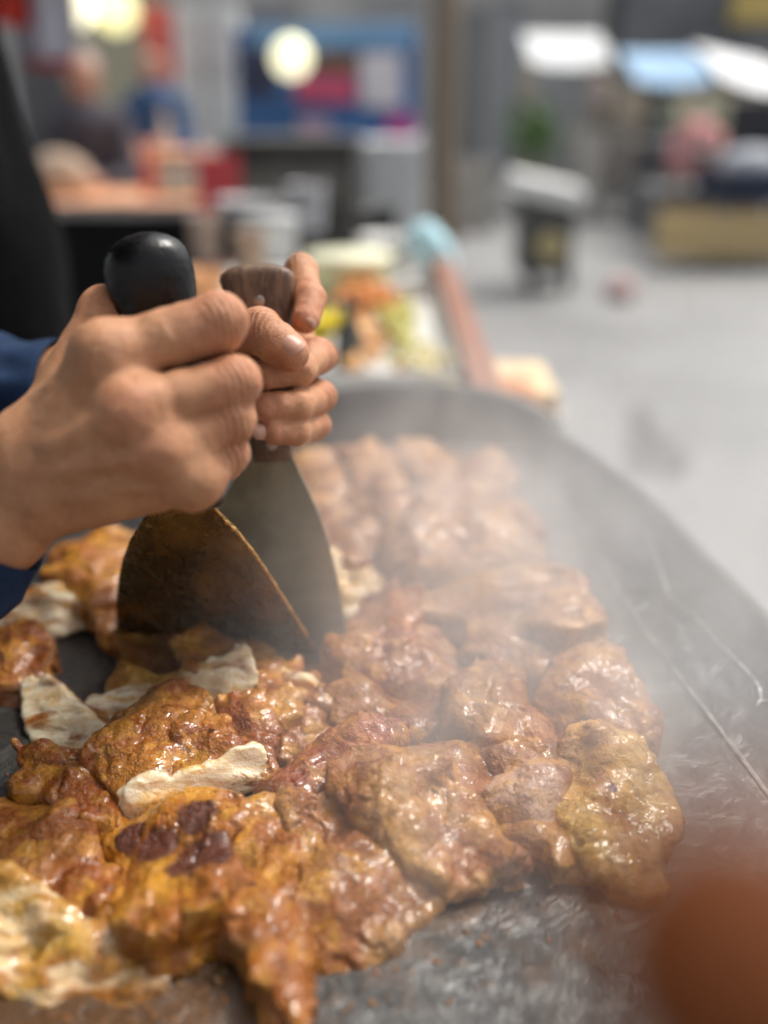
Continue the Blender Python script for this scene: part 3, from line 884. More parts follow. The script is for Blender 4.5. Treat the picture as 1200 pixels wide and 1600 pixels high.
L_ = [
 # near and in focus
 dict(label='pointed chicken slice with a clean white cut face, tip towards the upper left', px=[(47,1057),(75,1064),(130,1093),(175,1118),(202,1142),(190,1168),(140,1178),(100,1160),(62,1118),(48,1085)], cs=0.9, z0=.002, T=.024, color=GOLD, cuts=[(95,1118,(-.35,-.45,.82))], lump=.6),
 dict(label='narrow chicken strip with torn white top behind the big glossy piece', px=[(137,1088),(160,1104),(215,1108),(300,1098),(388,1082),(396,1060),(370,1047),(300,1054),(235,1045),(190,1038),(178,1065),(150,1073)], cs=0.85, z0=.008, T=.021, color=YEL, cuts=[(290,1086,(.05,-.75,.66))], lump=.8),
 dict(label='big glossy brown chicken piece with a white sliced face at its front', px=[(150,1182),(165,1157),(205,1142),(200,1117),(245,1085),(290,1076),(335,1092),(352,1130),(382,1160),(406,1190),(397,1222),(330,1242),(245,1250),(232,1222),(180,1206)], h=.0012, z0=.010, T=.026, color=BROWN, cuts=[(328,1208,(.34,-.82,.46))]),
 dict(label='knobbly brown chicken lump left of the big sliced piece', px=[(33,1162),(60,1157),(92,1177),(140,1187),(180,1215),(188,1245),(170,1268),(130,1264),(108,1247),(68,1237),(38,1212)], h=.0012, z0=.004, T=.026, color=BROWN, lump=1.2),
 dict(label='broad smooth brown chicken piece at the left edge below the knobbly lump', px=[(-80,1270),(0,1244),(45,1240),(112,1254),(125,1275),(152,1295),(146,1335),(102,1362),(60,1392),(0,1402),(-70,1385)], z0=.000, T=.028, color=PINK, lump=.8),
 dict(label='chicken piece with four dark charred patches and a yellow lower edge', px=[(165,1295),(160,1270),(215,1258),(250,1240),(330,1240),(375,1243),(402,1263),(397,1283),(367,1303),(357,1342),(362,1372),(337,1407),(292,1442),(240,1450),(208,1432),(173,1420),(168,1382),(182,1340)], h=.0012, z0=.006, T=.026, color=GOLD, char=[(190,1283,36),(246,1302,36),(306,1272,34),(322,1332,52),(292,1352,36)]),
 dict(label='shredded white chicken piece at the lower left edge', px=[(-60,1405),(30,1398),(90,1424),(150,1430),(220,1444),(260,1478),(242,1514),(180,1538),(120,1534),(60,1514),(0,1504),(-60,1490)], cs=0.6, z0=.000, T=.027, color=YEL, cuts=[(95,1470,(.0,-.55,.84)),(200,1490,(.25,-.75,.62))], lump=1.0),
 dict(label='small brown chicken bit above the shredded white piece', px=[(75,1392),(100,1354),(150,1341),(172,1358),(167,1392),(140,1418),(95,1420)], z0=.002, T=.022, color=BROWN),
 dict(label='long tapering golden chicken strip pointing to the bottom of the heap', px=[(398,1266),(430,1264),(447,1302),(462,1362),(458,1422),(476,1482),(479,1532),(455,1564),(420,1554),(395,1504),(388,1478),(348,1448),(343,1407),(368,1372),(383,1312)], h=.0012, z0=.004, T=.026, color=GOLD, char=[(392,1375,9)], slope=(0,.15)),
 dict(label='wide flat chicken piece with a straight lower edge beside the tapering strip', px=[(440,1264),(520,1272),(560,1300),(620,1322),(682,1372),(692,1393),(640,1423),(560,1458),(488,1484),(468,1442),(465,1382),(450,1322)], h=.0012, z0=.000, T=.021, color=TAN, char=[(612,1310,18)], slope=(0,.1)),
 dict(label='rust red chicken strip lying across the middle of the heap', px=[(408,1205),(450,1180),(520,1146),(570,1137),(622,1145),(627,1170),(580,1187),(530,1202),(470,1230),(428,1232)], h=.0012, z0=.012, T=.022, color=RUST, lump=.8),
 dict(label='large lumpy chicken piece in the centre behind the wide flat one', px=[(530,1236),(560,1196),(600,1176),(640,1170),(700,1156),(750,1153),(778,1170),(792,1205),(802,1254),(792,1304),(742,1334),(700,1354),(640,1324),(580,1304),(538,1276)], z0=.006, T=.027, color=TAN, lump=1.15),
 dict(label='pale pinkish chicken wedge between the large lumpy piece and the yellowish one', px=[(770,1176),(800,1170),(842,1200),(868,1206),(875,1255),(854,1296),(800,1296),(780,1226)], z0=.004, T=.024, color=(.62,.38,.26)),
 dict(label='thin chicken strip at the front edge below the pinkish wedge', px=[(765,1292),(800,1268),(852,1287),(902,1322),(944,1337),(934,1356),(870,1350),(818,1326)], z0=.000, T=.017, color=TAN),
 dict(label='rough yellowish chicken piece at the right edge of the heap', px=[(868,1205),(888,1170),(935,1154),(977,1160),(1002,1204),(1042,1228),(1064,1258),(1062,1288),(1037,1303),(1049,1343),(1032,1364),(985,1359),(940,1334),(898,1294),(868,1254)], z0=.000, T=.028, color=YEL, lump=1.2, char=[(957,1228,9)]),
 dict(label='folded chicken piece at the right edge just above the rough yellowish one', px=[(848,1085),(870,1050),(930,1029),(972,1044),(1012,1088),(1028,1114),(1007,1144),(970,1154),(930,1140),(880,1130)], z0=.000, T=.028, color=PINK),
 dict(label='rounded pinkish chicken lump behind the large lumpy centre piece', px=[(713,1085),(730,1050),(780,1035),(817,1055),(832,1094),(872,1124),(882,1164),(850,1194),(800,1166),(750,1156),(713,1124)], z0=.000, T=.032, color=PINK),
 dict(label='golden chicken piece against the tip of the brown blade', px=[(290,1015),(330,990),(390,990),(432,1014),(424,1054),(380,1056),(340,1050),(298,1040)], z0=.008, T=.026, color=GOLD),
 dict(label='pale edged chicken chunk just right of the golden one by the blade tip', px=[(418,1026),(470,1020),(497,1044),(492,1084),(470,1106),(440,1096),(418,1056)], cs=0.75, z0=.004, T=.026, color=GOLD, cuts=[(440,1062,(-.5,-.75,.4))]),
 dict(label='small golden chicken lump between the white strip and the pale edged chunk', px=[(382,1084),(430,1072),(468,1086),(463,1116),(412,1136),(388,1118)], z0=.002, T=.024, color=GOLD),
 dict(label='reddish chicken shoulder leaning on the big sliced piece', px=[(350,1118),(392,1112),(424,1146),(430,1188),(402,1196),(370,1160)], z0=.006, T=.024, color=BROWN),
 dict(label='chicken slice with white meat at the left edge under the navy sleeve', px=[(-60,935),(60,915),(122,925),(172,950),(162,970),(100,986),(30,990),(-60,980)], cs=0.8, z0=.004, T=.026, color=GOLD, cuts=[(50,945,(0,-.5,.86))]),
 dict(label='dark brown chicken lump at the left edge beside bare black steel', px=[(-50,1000),(40,982),(82,1002),(72,1042),(30,1058),(-40,1056)], z0=.000, T=.026, color=BROWN),
 dict(label='orange chicken heap showing between the wrist and the brown blade', px=[(72,860),(100,835),(160,822),(225,822),(225,880),(205,930),(150,945),(98,930),(78,900)], z0=.000, T=.034, color=GOLD, h=.0018),
 dict(label='low orange chicken scrap at the foot of the brown blade', px=[(140,955),(220,945),(300,985),(295,1020),(225,1018),(165,995)], z0=.000, T=.020, color=GOLD, h=.0018),
 # far half, in the steam
 dict(label='broad chicken piece with a golden rim line near the steel flange', px=[(640,952),(660,925),(720,905),(790,890),(862,878),(902,896),(938,936),(932,978),(882,994),(830,988),(760,962)], z0=.002, T=.034, color=TAN, h=.0018),
 dict(label='rust coloured chicken piece right beside the grey blade', px=[(538,975),(560,930),(610,912),(648,930),(650,975),(620,1010),(570,1030),(540,1015)], z0=.000, T=.034, color=RUST, h=.0018),
 dict(label='thick hazy chicken piece behind the one with the golden rim', px=[(600,862),(650,812),(720,798),(790,808),(842,836),(854,876),(780,896),(700,896),(640,900)], z0=.002, T=.036, color=PINK, h=.0018),
 dict(label='hazy chicken piece second from the back along the flange', px=[(638,770),(700,748),(770,758),(822,786),(842,826),(790,822),(720,812),(660,812)], z0=.000, T=.032, color=PINK, h=.002),
 dict(label='curved orange chicken strip at the back of the heap', px=[(538,712),(580,692),(622,706),(652,764),(645,815),(604,806),(560,766)], z0=.004, T=.034, color=GOLD, h=.002),
 dict(label='orange chicken piece just under the farther hand', px=[(440,715),(500,697),(542,710),(552,766),(532,798),(480,798),(450,750)], z0=.000, T=.034, color=GOLD, h=.002),
 dict(label='brown chicken chunk halfway up the grey blade', px=[(490,806),(560,796),(614,826),(604,868),(550,878),(502,858)], z0=.000, T=.034, color=BROWN, h=.002),
 dict(label='yellow shredded chicken strands right of the grey blade', px=[(505,862),(560,877),(616,898),(596,926),(540,918),(512,890)], cs=0.62, z0=.006, T=.024, color=YEL, cuts=[(560,895,(.2,-.5,.82))], h=.0018),
 dict(label='pale chicken bit at the very back beside the raised rim', px=[(618,700),(680,690),(722,708),(712,742),(650,748)], z0=.000, T=.028, color=TAN, h=.002),
 dict(label='chicken bit at the back corner nearest the rim end', px=[(708,714),(770,708),(804,738),(794,768),(730,760)], z0=.000, T=.026, color=PINK, h=.002),
 dict(label='chicken piece behind the pale bit, half hidden by steam', px=[(550,775),(600,770),(650,800),(640,850),(600,850),(560,815)], z0=.006, T=.030, color=BROWN, h=.002),
 dict(label='steamy brown chicken piece in front of the grey blade', px=[(495,1018),(560,1000),(620,992),(702,997),(724,1044),(692,1068),(600,1070),(548,1048)], z0=.000, T=.028, color=BROWN, h=.0016),
 dict(label='low chicken piece behind the rust red strip', px=[(498,1092),(560,1060),(640,1068),(702,1078),(714,1128),(650,1148),(600,1134),(540,1130)], z0=.000, T=.022, color=PINK, h=.0015),
 dict(label='small wet chicken scrap between the blade tip and the rust red strip', px=[(428,1126),(500,1100),(548,1122),(502,1158),(450,1172),(424,1158)], z0=.000, T=.018, color=TAN, h=.0014),
 dict(label='brown chicken piece in thick steam right of centre', px=[(735,972),(830,990),(902,1000),(934,1026),(870,1044),(800,1040),(735,1020)], z0=.000, T=.026, color=BROWN, h=.0016),
 dict(label='flat chicken piece under the rust red strip and the lumpy centre piece', px=[(420,1235),(480,1215),(560,1200),(570,1260),(500,1280),(430,1270)], z0=.000, T=.014, color=PINK, h=.0016),
]
for i, d in enumerate(L_):
    chicken(seed=100 + i * 17, **d)

# loose crumbs, browned scraps and sauce bubbles on the steel
def scatter(name, label, regions, n, rmin, rmax, mat, seed, flat=.6, cat='crumbs'):
    rs = random.Random(seed); V = []; Fc = []
    base = bmesh.new(); bmesh.ops.create_icosphere(base, subdivisions=2, radius=1)
    bv = np.array([v.co[:] for v in base.verts]); bf = [[v.index for v in f.verts] for f in base.faces]; base.free()
    for _ in range(n):
        rg = rs.choice(regions)
        u, v = rs.random(), rs.random()
        x = rg[0] + (rg[2] - rg[0]) * u; y = rg[1] + (rg[3] - rg[1]) * v
        p = ongrid(x, y, 0); r = rmin + (rmax - rmin) * rs.random() ** 2.2
        w = bv * r * np.array([rs.uniform(.7, 1.5), rs.uniform(.7, 1.5), flat]) * (1 + .25 * np.array([[rs.uniform(-1, 1)] for _ in bv]) * (flat < .9))
        a = rs.random() * 6.28
        w = np.stack([w[:, 0] * math.cos(a) - w[:, 1] * math.sin(a), w[:, 0] * math.sin(a) + w[:, 1] * math.cos(a), w[:, 2] + r * flat * .4], 1) + p
        o = len(V); V.extend(w); Fc.extend([[q + o for q in t] for t in bf])
    ob = link(name, mesh(name, V, Fc), mat, None, smooth=True)
    return tag(ob, label, cat, kind='stuff')
M_CRUMB = plain((.22, .09, .025), .4, 0, .5, 260)
scatter('crumbs', 'browned crumbs and scraps sticking to the griddle steel', [(700, 1330, 1040, 1480), (480, 1440, 760, 1600), (560, 1400, 820, 1520), (0, 1520, 480, 1600), (200, 1460, 420, 1600), (0, 1060, 60, 1240), (20, 1000, 200, 1080)], 130, .0003, .0013, M_CRUMB, 4, .4)
kb = NB('sauce_bubble'); kb.set('Base Color', (.35, .17, .05)).set('Roughness', .06).set('Coat Weight', 1.0).set('Transmission Weight', .4)
scatter('bubbles', 'small oily bubbles simmering on the griddle', [(250, 1450, 400, 1560), (280, 1480, 350, 1540), (860, 1350, 1000, 1420)], 170, .0004, .0013, kb.m, 9, .95, 'bubbles')

# ------------------------------------------------------------------ steam over the plate
km = NB('steam'); km.t.nodes.remove(km.b)
pv = km.n('ShaderNodeVolumePrincipled'); pv.inputs['Color'].default_value = (.97, .97, .97, 1); pv.inputs['Anisotropy'].default_value = .25
geo = km.n('ShaderNodeNewGeometry'); km._c = geo.outputs['Position']
w1 = km.noise(9, 2, .55, vec=km.mapped((1.0, 1.0, .6)), dist=.8)
w2 = km.noise(30, 1, .6, vec=km.mapped((1, 1, .5)))
sx = km.n('ShaderNodeSeparateXYZ'); km.l(km._c, sx.inputs[0])
hgt = km.ramp(sx.outputs[2], GZ + .02, GZ + .19, 1.0, 0.0)
def blob(c, r0, r1):
    d = km.n('ShaderNodeVectorMath'); d.operation = 'DISTANCE'; d.inputs[1].default_value = c
    mp = km.n('ShaderNodeMapping'); km.l(km._c, d.inputs[0])
    return km.ramp(d.outputs['Value'], r0, r1, 1.0, 0.0)
c1 = onz(860, 1040, .05); c2 = onz(700, 760, .06); c3 = onz(560, 1230, .03); c4 = onz(900, 1350, .03); c5 = onz(1080, 960, .05)
msk = km.math('MAXIMUM', km.math('MAXIMUM', blob(tuple(c1), .05, .25), blob(tuple(c2), .05, .24)), km.math('MAXIMUM', km.math('MULTIPLY', blob(tuple(c3), .02, .13), .5), km.math('MAXIMUM', km.math('MULTIPLY', blob(tuple(c5), .03, .18), .6), km.math('MULTIPLY', blob(tuple(c4), .02, .16), .35))))
wis = km.math('ADD', km.ramp(w1, .36, .66, .12, 1.0), km.math('MULTIPLY', km.ramp(w2, .45, .75), .5))
den = km.math('MULTIPLY', km.math('MULTIPLY', wis, msk), hgt)
km.l(km.math('MULTIPLY', den, km.ramp(sx.outputs[0], -.10, .05, 0.6, 7.2)), pv.inputs['Density'])
km.l(pv.outputs[0], km.o.inputs['Volume'])
bm = bmesh.new(); box_bm(bm, (.02, .60, GZ + .107), (.60, .74, .20))
st = link('steam', bm_mesh('steam', bm), km.m); tag(st, 'pale steam drifting up from the frying chicken', 'steam', kind='stuff')
SC.cycles.volume_step_rate = 1.0
SC.cycles.volume_max_steps = 32

# ------------------------------------------------------------------ the market behind
def vp(px, py, y):
    return onplane(px, py, np.array([0.0, y, 0.0]), np.array([0.0, 1.0, 0.0]))
def pbox(name, x0, x1, y0, y1, y, dy, mat, parent=None, bev=.01, floor=None):
    a = vp(x0, y1, y); b = vp(x1, y0, y)
    z0 = a[2] if floor is None else floor
    return box(name, ((a[0] + b[0]) / 2, y + dy / 2, (z0 + b[2]) / 2), (abs(b[0] - a[0]), dy, b[2] - z0), mat, parent, bev=bev)
def base(x0, x1, y):
    a = vp((x0 + x1) / 2, 0, y); return (a[0], y, 0)

# prep counter behind the griddle
WHITE = plain((.62, .61, .58), .5); REDWOOD = m_wood((.20, .075, .045), (.38, .17, .10))
ct = empty('prep_counter', (-.35, 1.6, 0), 'white topped prep counter with reddish wooden side rail behind the griddle', 'counter')
box('counter_top', (-.17, 1.58, GZ - .05), (.52, 1.06, .03), WHITE, ct, bev=.004)
box('side_rail', (.112, 1.56, GZ - .028), (.036, 1.10, .078), REDWOOD, ct, bev=.005)
for x in (-.38, .06):
    for y in (1.12, 2.04):
        box('leg', (x, y, (GZ - .065) / 2), (.05, .05, GZ - .065), plain((.25, .25, .25), .5, .4), ct, bev=.004)
shelf = box('side_shelf', (.175, 1.22, GZ - .065), (.09, .16, .012), WHITE, ct, bev=.003)
box('bracket', (.165, 1.20, GZ - .12), (.06, .02, .07), plain((.25, .25, .25), .5, .4), ct)
bd = pbox('bread_board', 775, 888, 508, 592, 1.12, .16, plain((.74, .56, .33), .6, 0, .12, 25), None, .012); 
bd.location.z = GZ - .058; bd.scale.z = .55
tag(bd, 'pale tan board on the shelf beside the wooden rail', 'board')
ob = box('bun', (.155, 1.13, GZ - .035), (.05, .08, .045), plain((.62, .26, .10), .6, 0, .25, 60), None, bev=.016); tag(ob, 'orange brown bun between the wooden rail and the tan board', 'bun')
cl = lathe('cloth_roll', vp(706, 428, 1.95), [(.006, 0), (.024, .012), (.034, .05), (.036, .08), (.028, .11), (.010, .12)], m_cloth((.52, .78, .86), 200), None, 20, axis=(-.62, .1, .75)); tag(cl, 'bundled light blue cloth at the far end of the wooden rail', 'cloth')
# tray with chopped food
tr = empty('food_tray', (-.02, 1.35, GZ - .034), 'white tray of chopped orange and green food behind the griddle rim', 'tray')
box('tray_floor', (.01, 1.42, GZ - .028), (.155, .56, .006), WHITE, tr, bev=.002)
for x in (-.07, .09):
    box('tray_side', (x, 1.42, GZ - .018), (.006, .572, .028), WHITE, tr)
for y in (1.137, 1.703):
    box('tray_side', (.01, y, GZ - .018), (.166, .006, .028), WHITE, tr)
rs = random.Random(12)
def bits(name, label, c, sx, sy, n, col, r, cat):
    V = []; Fc = []
    b_ = bmesh.new(); bmesh.ops.create_icosphere(b_, subdivisions=1, radius=1); bv = np.array([v.co[:] for v in b_.verts]); bf = [[v.index for v in f.verts] for f in b_.faces]; b_.free()
    for _ in range(n):
        p = np.array([c[0] + rs.gauss(0, sx), c[1] + rs.gauss(0, sy), c[2] + rs.random() * r * 2.2])
        w = bv * r * np.array([rs.uniform(.5, 1.5), rs.uniform(.5, 1.5), rs.uniform(.4, 1)]) + p
        o = len(V); V.extend(w); Fc.extend([[q + o for q in t] for t in bf])
    o = link(name, mesh(name, V, Fc), plain(col, .5, 0, .3, 60), None); return tag(o, label, cat, kind='stuff')
bits('chopped_meat', 'chopped orange meat heaped on the white tray', (-.03, 1.60, GZ - .022), .022, .04, 60, (.72, .26, .05), .014, 'food')
bits('chopped_carrot', 'chopped pale orange vegetables on the white tray', (-.035, 1.33, GZ - .022), .018, .06, 60, (.74, .38, .12), .011, 'food')
bits('chopped_greens', 'chopped yellow green vegetables on the white tray', (.02, 1.45, GZ - .022), .014, .09, 60, (.56, .52, .12), .011, 'food')
bits('chopped_corn', 'pale yellow shreds at the near end of the white tray', (.055, 1.22, GZ - .022), .012, .04, 40, (.76, .66, .30), .009, 'food')
# containers on the counter
CTZ = GZ - .035
def on_counter(px, py):
    p = onz(px, py, -.035); return p
def tub(name, label, px, py, r, h, col, lid=None, cat='tub', prof=None):
    p = on_counter(px, py)
    e = empty(name, p, label, cat)
    lathe('body', p, prof or [(r * .82, 0), (r * .86, .004), (r, h * .96), (r * 1.04, h), (r * .98, h), (r * .96, h * .93)], plain(col, .45, 0, .1, 25), e, 24)
    if lid: lathe('lid', p + np.array([0, 0, h + .001]), [(r * 1.06, 0), (r * 1.06, .008), (r * .9, .012), (.005, .014)], plain(lid, .4), e, 24)
    return e
tub('yellow_bowl', 'bright yellow bowl just right of the farther hand', 508, 548, .040, .050, (.80, .62, .0))
tub('sauce_bottle', 'dark sauce bottle beside the bright yellow bowl', 546, 588, .016, .09, (.05, .055, .045), None, 'bottle', [(.016, 0), (.018, .004), (.018, .055), (.008, .075), (.007, .09), (.009, .092), (.009, .10), (.003, .102)])
tub('plastic_tub', 'pale yellow plastic tub above the bright yellow bowl', 545, 470, .075, .070, (.74, .72, .42), (.78, .77, .55))
tub('plastic_tub', 'white plastic tub with a grey lid behind the wooden handle', 425, 408, .06, .085, (.66, .67, .66), (.45, .46, .47))
tub('plastic_tub', 'squat white tub between the pale yellow tub and the blue cloth', 608, 422, .062, .07, (.66, .66, .64))
tub('paper_cup', 'brown paper cup behind the wooden handle', 392, 432, .03, .09, (.36, .25, .18), None, 'cup')
tub('paper_cup', 'pinkish brown cup left of the brown paper cup', 322, 408, .034, .10, (.44, .33, .27), None, 'cup')
tub('black_cup', 'black cup between the two brown cups', 357, 404, .028, .09, (.02, .02, .022), None, 'cup')
tub('orange_bowl', 'orange bowl just right of the black spatula handle', 312, 470, .05, .05, (.66, .32, .14))
tub('black_pot', 'small black pot at the far end of the counter', 590, 372, .05, .07, (.012, .012, .014), None, 'pot')
tub('metal_bowl', 'wide grey metal bowl at the back of the counter', 395, 352, .10, .07, (.45, .45, .46), None, 'bowl')
tub('steel_tin', 'tall pale grey tin at the back of the counter', 480, 362, .05, .12, (.52, .52, .55), None, 'tin')

# person in black standing at the left edge
def person(label, parts, jacket_mat, skin_parts, hair=None, loc=None, h=.014, trousers=None):
    e = empty('person', loc, label, 'person')
    def grow(name, cones_, mat, k_=.05, hh=h):
        pts = np.array([p for c in cones_ for p in c[:2]]); rm = max(max(c[2:]) for c in cones_)
        G = grid_of(pts.min(0) - rm - .03, pts.max(0) + rm + .03, hh)
        f = None
        for c in cones_:
            g = cone(G[:3], *c); f = g if f is None else smin(f, g, k_)
        f = f + .006 * vnoise(*G[:3], .09, len(cones_))
        return link(name, np_mesh(name, *surface_nets(f, G[3], hh)), mat, e, smooth=True)
    grow('body', skin_parts, M_SKINB, .03)
    grow('jacket', parts, jacket_mat)
    if trousers: grow('trousers', trousers[0], trousers[1])
    if hair: grow('hair', hair[0], hair[1], .02, .01)
    return e
M_SKINB = plain((.50, .27, .19), .5, 0, .12, 20)
v3 = lambda *a: np.array(a, float)
c = vp(-232, 300, .98)[:2]
x, y = c
person('person in black clothes standing at the left edge', [(v3(x, y, 1.42), v3(x, y + .02, 1.05), .135, .17), (v3(x, y + .02, 1.05), v3(x, y + .02, .86), .17, .205), (v3(x + .05, y - .06, 1.44), v3(x + .12, y - .1, 1.15), .055, .05), (v3(x + .12, y - .1, 1.15), v3(x + .02, y - .2, 1.02), .05, .045)],
       m_cloth((.004, .004, .0045), 300, .05), [(v3(x, y, 1.45), v3(x, y, 1.55), .055, .055), (v3(x, y - .01, 1.62), v3(x, y - .01, 1.70), .075, .09), (v3(x + .02, y - .2, 1.02), v3(x - .05, y - .24, 1.0), .035, .03), (v3(x - .1, y, .8), v3(x - .1, y, .1), .08, .05), (v3(x + .1, y, .8), v3(x + .1, y, .1), .08, .05), (v3(x - .1, y, .85), v3(x + .1, y, .85), .1, .1)],
       ([(v3(x, y + .02, 1.68), v3(x, y + .02, 1.74), .09, .09)], plain((.015, .012, .01), .7)), (x, y, 0), trousers=([(v3(x - .09, y, .88), v3(x - .1, y, .06), .115, .075), (v3(x + .09, y, .88), v3(x + .1, y, .06), .115, .075)], m_cloth((.015, .016, .02), 300)))

# tables and people eating
ORANGE = plain((.85, .43, .24), .45, 0, .1, 8); GREYM = plain((.30, .30, .30), .5, .3)
BLACKC = m_cloth((.008, .008, .009), 120)
t1 = empty('dining_table', base(40, 340, 5.0), 'nearer orange table top with a black cloth front at the left', 'table', 'orange dining tables')
a = vp(30, 312, 4.7); b = vp(345, 312, 4.7)
box('table_top', ((a[0] + b[0]) / 2, 5.0, .735), (b[0] - a[0], .70, .03), ORANGE, t1, bev=.006)
box('edge_trim', ((a[0] + b[0]) / 2, 4.642, .722), (b[0] - a[0], .016, .05), plain((.45, .42, .40), .5), t1, bev=.003)
box('cloth_front', (a[0] + .42, 4.68, .37), (.84, .02, .66), BLACKC, t1)
for x in (a[0] + .06, b[0] - .06):
    for y in (4.75, 5.28):
        box('leg', (x, y, .36), (.045, .045, .72), GREYM, t1)
t2 = empty('dining_table', base(150, 310, 7.0), 'farther orange table in front of the person in blue', 'table', 'orange dining tables')
a = vp(158, 215, 6.9); b = vp(315, 215, 6.9)
box('table_top', ((a[0] + b[0]) / 2, 7.1, .80), (b[0] - a[0], .6, .09), ORANGE, t2, bev=.008)
for x in (a[0] + .06, b[0] - .06):
    for y in (6.9, 7.3):
        box('leg', (x, y, .38), (.05, .05, .76), GREYM, t2)
def seated(label, px, py, y, jm, hm, hw=1.0, lean=(.0, -.05)):
    p = vp(px, py, y); x, z = p[0], p[2]
    s = z - .35
    person(label, [(v3(x, y, s + .10), v3(x + lean[0], y - lean[1], s - .32), .15 * hw, .17 * hw), (v3(x - .17, y, s + .10), v3(x - .22, y - .12, s - .15), .065, .055), (v3(x - .22, y - .12, s - .15), v3(x - .08, y - .36, s - .14), .05, .045), (v3(x + .17, y, s + .10), v3(x + .24, y - .12, s - .15), .065, .055), (v3(x + .24, y - .12, s - .15), v3(x + .08, y - .36, s - .14), .05, .045), (v3(x - .15, y, s + .12), v3(x + .15, y, s + .12), .08, .08)],
           jm, [(v3(x, y, s + .15), v3(x, y - .01, z), .055, .055), (v3(x, y - .02, z - .03), v3(x, y - .01, z + .03), .075, .085), (v3(x, y, s + .15), v3(x - .15, y, s + .1), .05, .05), (v3(x, y, s + .15), v3(x + .15, y, s + .1), .05, .05), (v3(x - .15, y, s + .1), v3(x - .22, y - .12, s - .15), .05, .042), (v3(x + .15, y, s + .1), v3(x + .24, y - .12, s - .15), .05, .042), (v3(x - .22, y - .12, s - .15), v3(x - .08, y - .38, s - .14), .042, .035), (v3(x + .24, y - .12, s - .15), v3(x + .08, y - .38, s - .14), .042, .035), (v3(x - .08, y - .38, s - .14), v3(x - .05, y - .44, s - .14), .035, .03), (v3(x + .08, y - .38, s - .14), v3(x + .05, y - .44, s - .14), .035, .03)],
           ([(v3(x, y + .03, z + .04), v3(x, y + .02, z + .06), .08, .08)], hm), (x, y, 0),
           trousers=([(v3(x - .1, y, s - .38), v3(x - .11, y - .4, s - .38), .09, .075), (v3(x + .1, y, s - .38), v3(x + .11, y - .4, s - .38), .09, .075), (v3(x - .11, y - .4, s - .38), v3(x - .11, y - .42, .08), .07, .05), (v3(x + .11, y - .4, s - .38), v3(x + .11, y - .42, .08), .07, .05)], m_cloth((.03, .03, .04), 200)))
    st_ = empty('stool', (x, y, 0), 'stool under the ' + label.split(' seated')[0], 'stool')
    lathe('seat', (x, y, s - .50), [(.15, 0), (.17, .01), (.17, .03), (.15, .04)], GREYM, st_)
    for sx in (-1, 1):
        for sy in (-1, 1):
            tube('leg', [(x + sx * .1, y + sy * .1, s - .5), (x + sx * .14, y + sy * .14, 0)], .015, GREYM, st_, 8)
seated('person in dark grey seated behind the nearer orange table', 130, 122, 5.6, m_cloth((.075, .070, .085), 200), plain((.40, .33, .30), .8), 1.05)
seated('person in blue seated behind the farther orange table', 238, 108, 7.7, m_cloth((.045, .10, .21), 200), plain((.10, .05, .03), .8), 1.1)
def sack(name, label, px, py, y, r, h, col, floor, cat, squash=1.0):
    p = vp(px, py, y); e = lathe(name, (p[0], y, floor), [(r * .7, 0), (r * .95, h * .1), (r, h * .4), (r * .85, h * .75), (r * .45, h * .93), (r * .30, h), (.01, h * .99)], m_cloth(col, 60), None, 20, sy=squash)
    return tag(e, label, cat)
sack('cloth_bag', 'beige cloth bag on the nearer orange table', 88, 240, 4.95, .16, .20, (.52, .40, .30), .752, 'bag', .6)
ob = box('napkin_box', (vp(272, 260, 5.0)[0], 5.0, .805), (.2, .12, .10), plain((.50, .56, .52), .5), None, bev=.01); tag(ob, 'pale green box on the nearer orange table', 'box')
ch = empty('plastic_chair', base(300, 365, 5.3), 'red plastic chair at the end of the nearer orange table', 'chair')
p = vp(332, 262, 4.55); RED = plain((.72, .09, .10), .4)
box('seat', (p[0] + .02, 4.75, .45), (.22, .40, .04), RED, ch, bev=.015)
box('backrest', (p[0] + .02, 4.55, .76), (.19, .03, .40), RED, ch, bev=.013)
for sx in (-1, 1):
    for y in (4.58, 4.92):
        box('leg', (p[0] + .02 + sx * .09, y, .22), (.03, .03, .44), RED, ch)
# hanging things at the upper left
def banner(name, label, x0, x1, y0, y1, y, col, cat, extra=None):
    a = vp(x0, y1, y); b = vp(x1, y0, y); e = empty(name, (a[0], y, a[2]), label, cat)
    V = []; Fc = []; n = 14
    for side in (0, 1):
        for i in range(n):
            t = i / (n - 1)
            for zz in (a[2], b[2]):
                V.append((a[0] + (b[0] - a[0]) * t, y + .03 * math.sin(t * 9) + side * .006, zz))
    for side in (0, 1):
        for i in range(n - 1):
            q = side * 2 * n + 2 * i; Fc.append((q, q + 2, q + 3, q + 1) if side == 0 else (q, q + 1, q + 3, q + 2))
    link('cloth', mesh('cloth', V, Fc), m_cloth(col, 80), e, smooth=True)
    tube('rod', [(a[0] - .03, y + .003, b[2]), (b[0] + .03, y + .003, b[2])], .012, GREYM, e, 8)
    if extra: box('hem', ((a[0] + b[0]) / 2, y + .003, a[2] - extra[0] / 2), (b[0] - a[0], .05, extra[0]), plain(extra[1], .7), e, bev=.01)
    return e
banner('hanging_cloth', 'white hanging cloth with a red hem at the upper left', 44, 96, -60, 92, 3.6, (.66, .68, .78), 'cloth', (.03, (.45, .06, .06)))
banner('hanging_cloth', 'plain red hanging cloth in the upper left corner', -30, 36, -60, 40, 3.4, (.60, .06, .04), 'cloth')
banner('hanging_cloth', 'narrow red banner between the seated people and the white cabinet', 228, 268, 8, 125, 8.4, (.72, .16, .14), 'banner')
pl = pbox('pillar', 36, 84, -200, 215, 5.9, .18, plain((.14, .14, .145), .7), None, .01, 0.0); tag(pl, 'grey pillar behind the white hanging cloth', 'pillar')
cb = empty('cabinet', base(275, 370, 9.0), 'tall white cabinet left of the blue sign', 'cabinet')
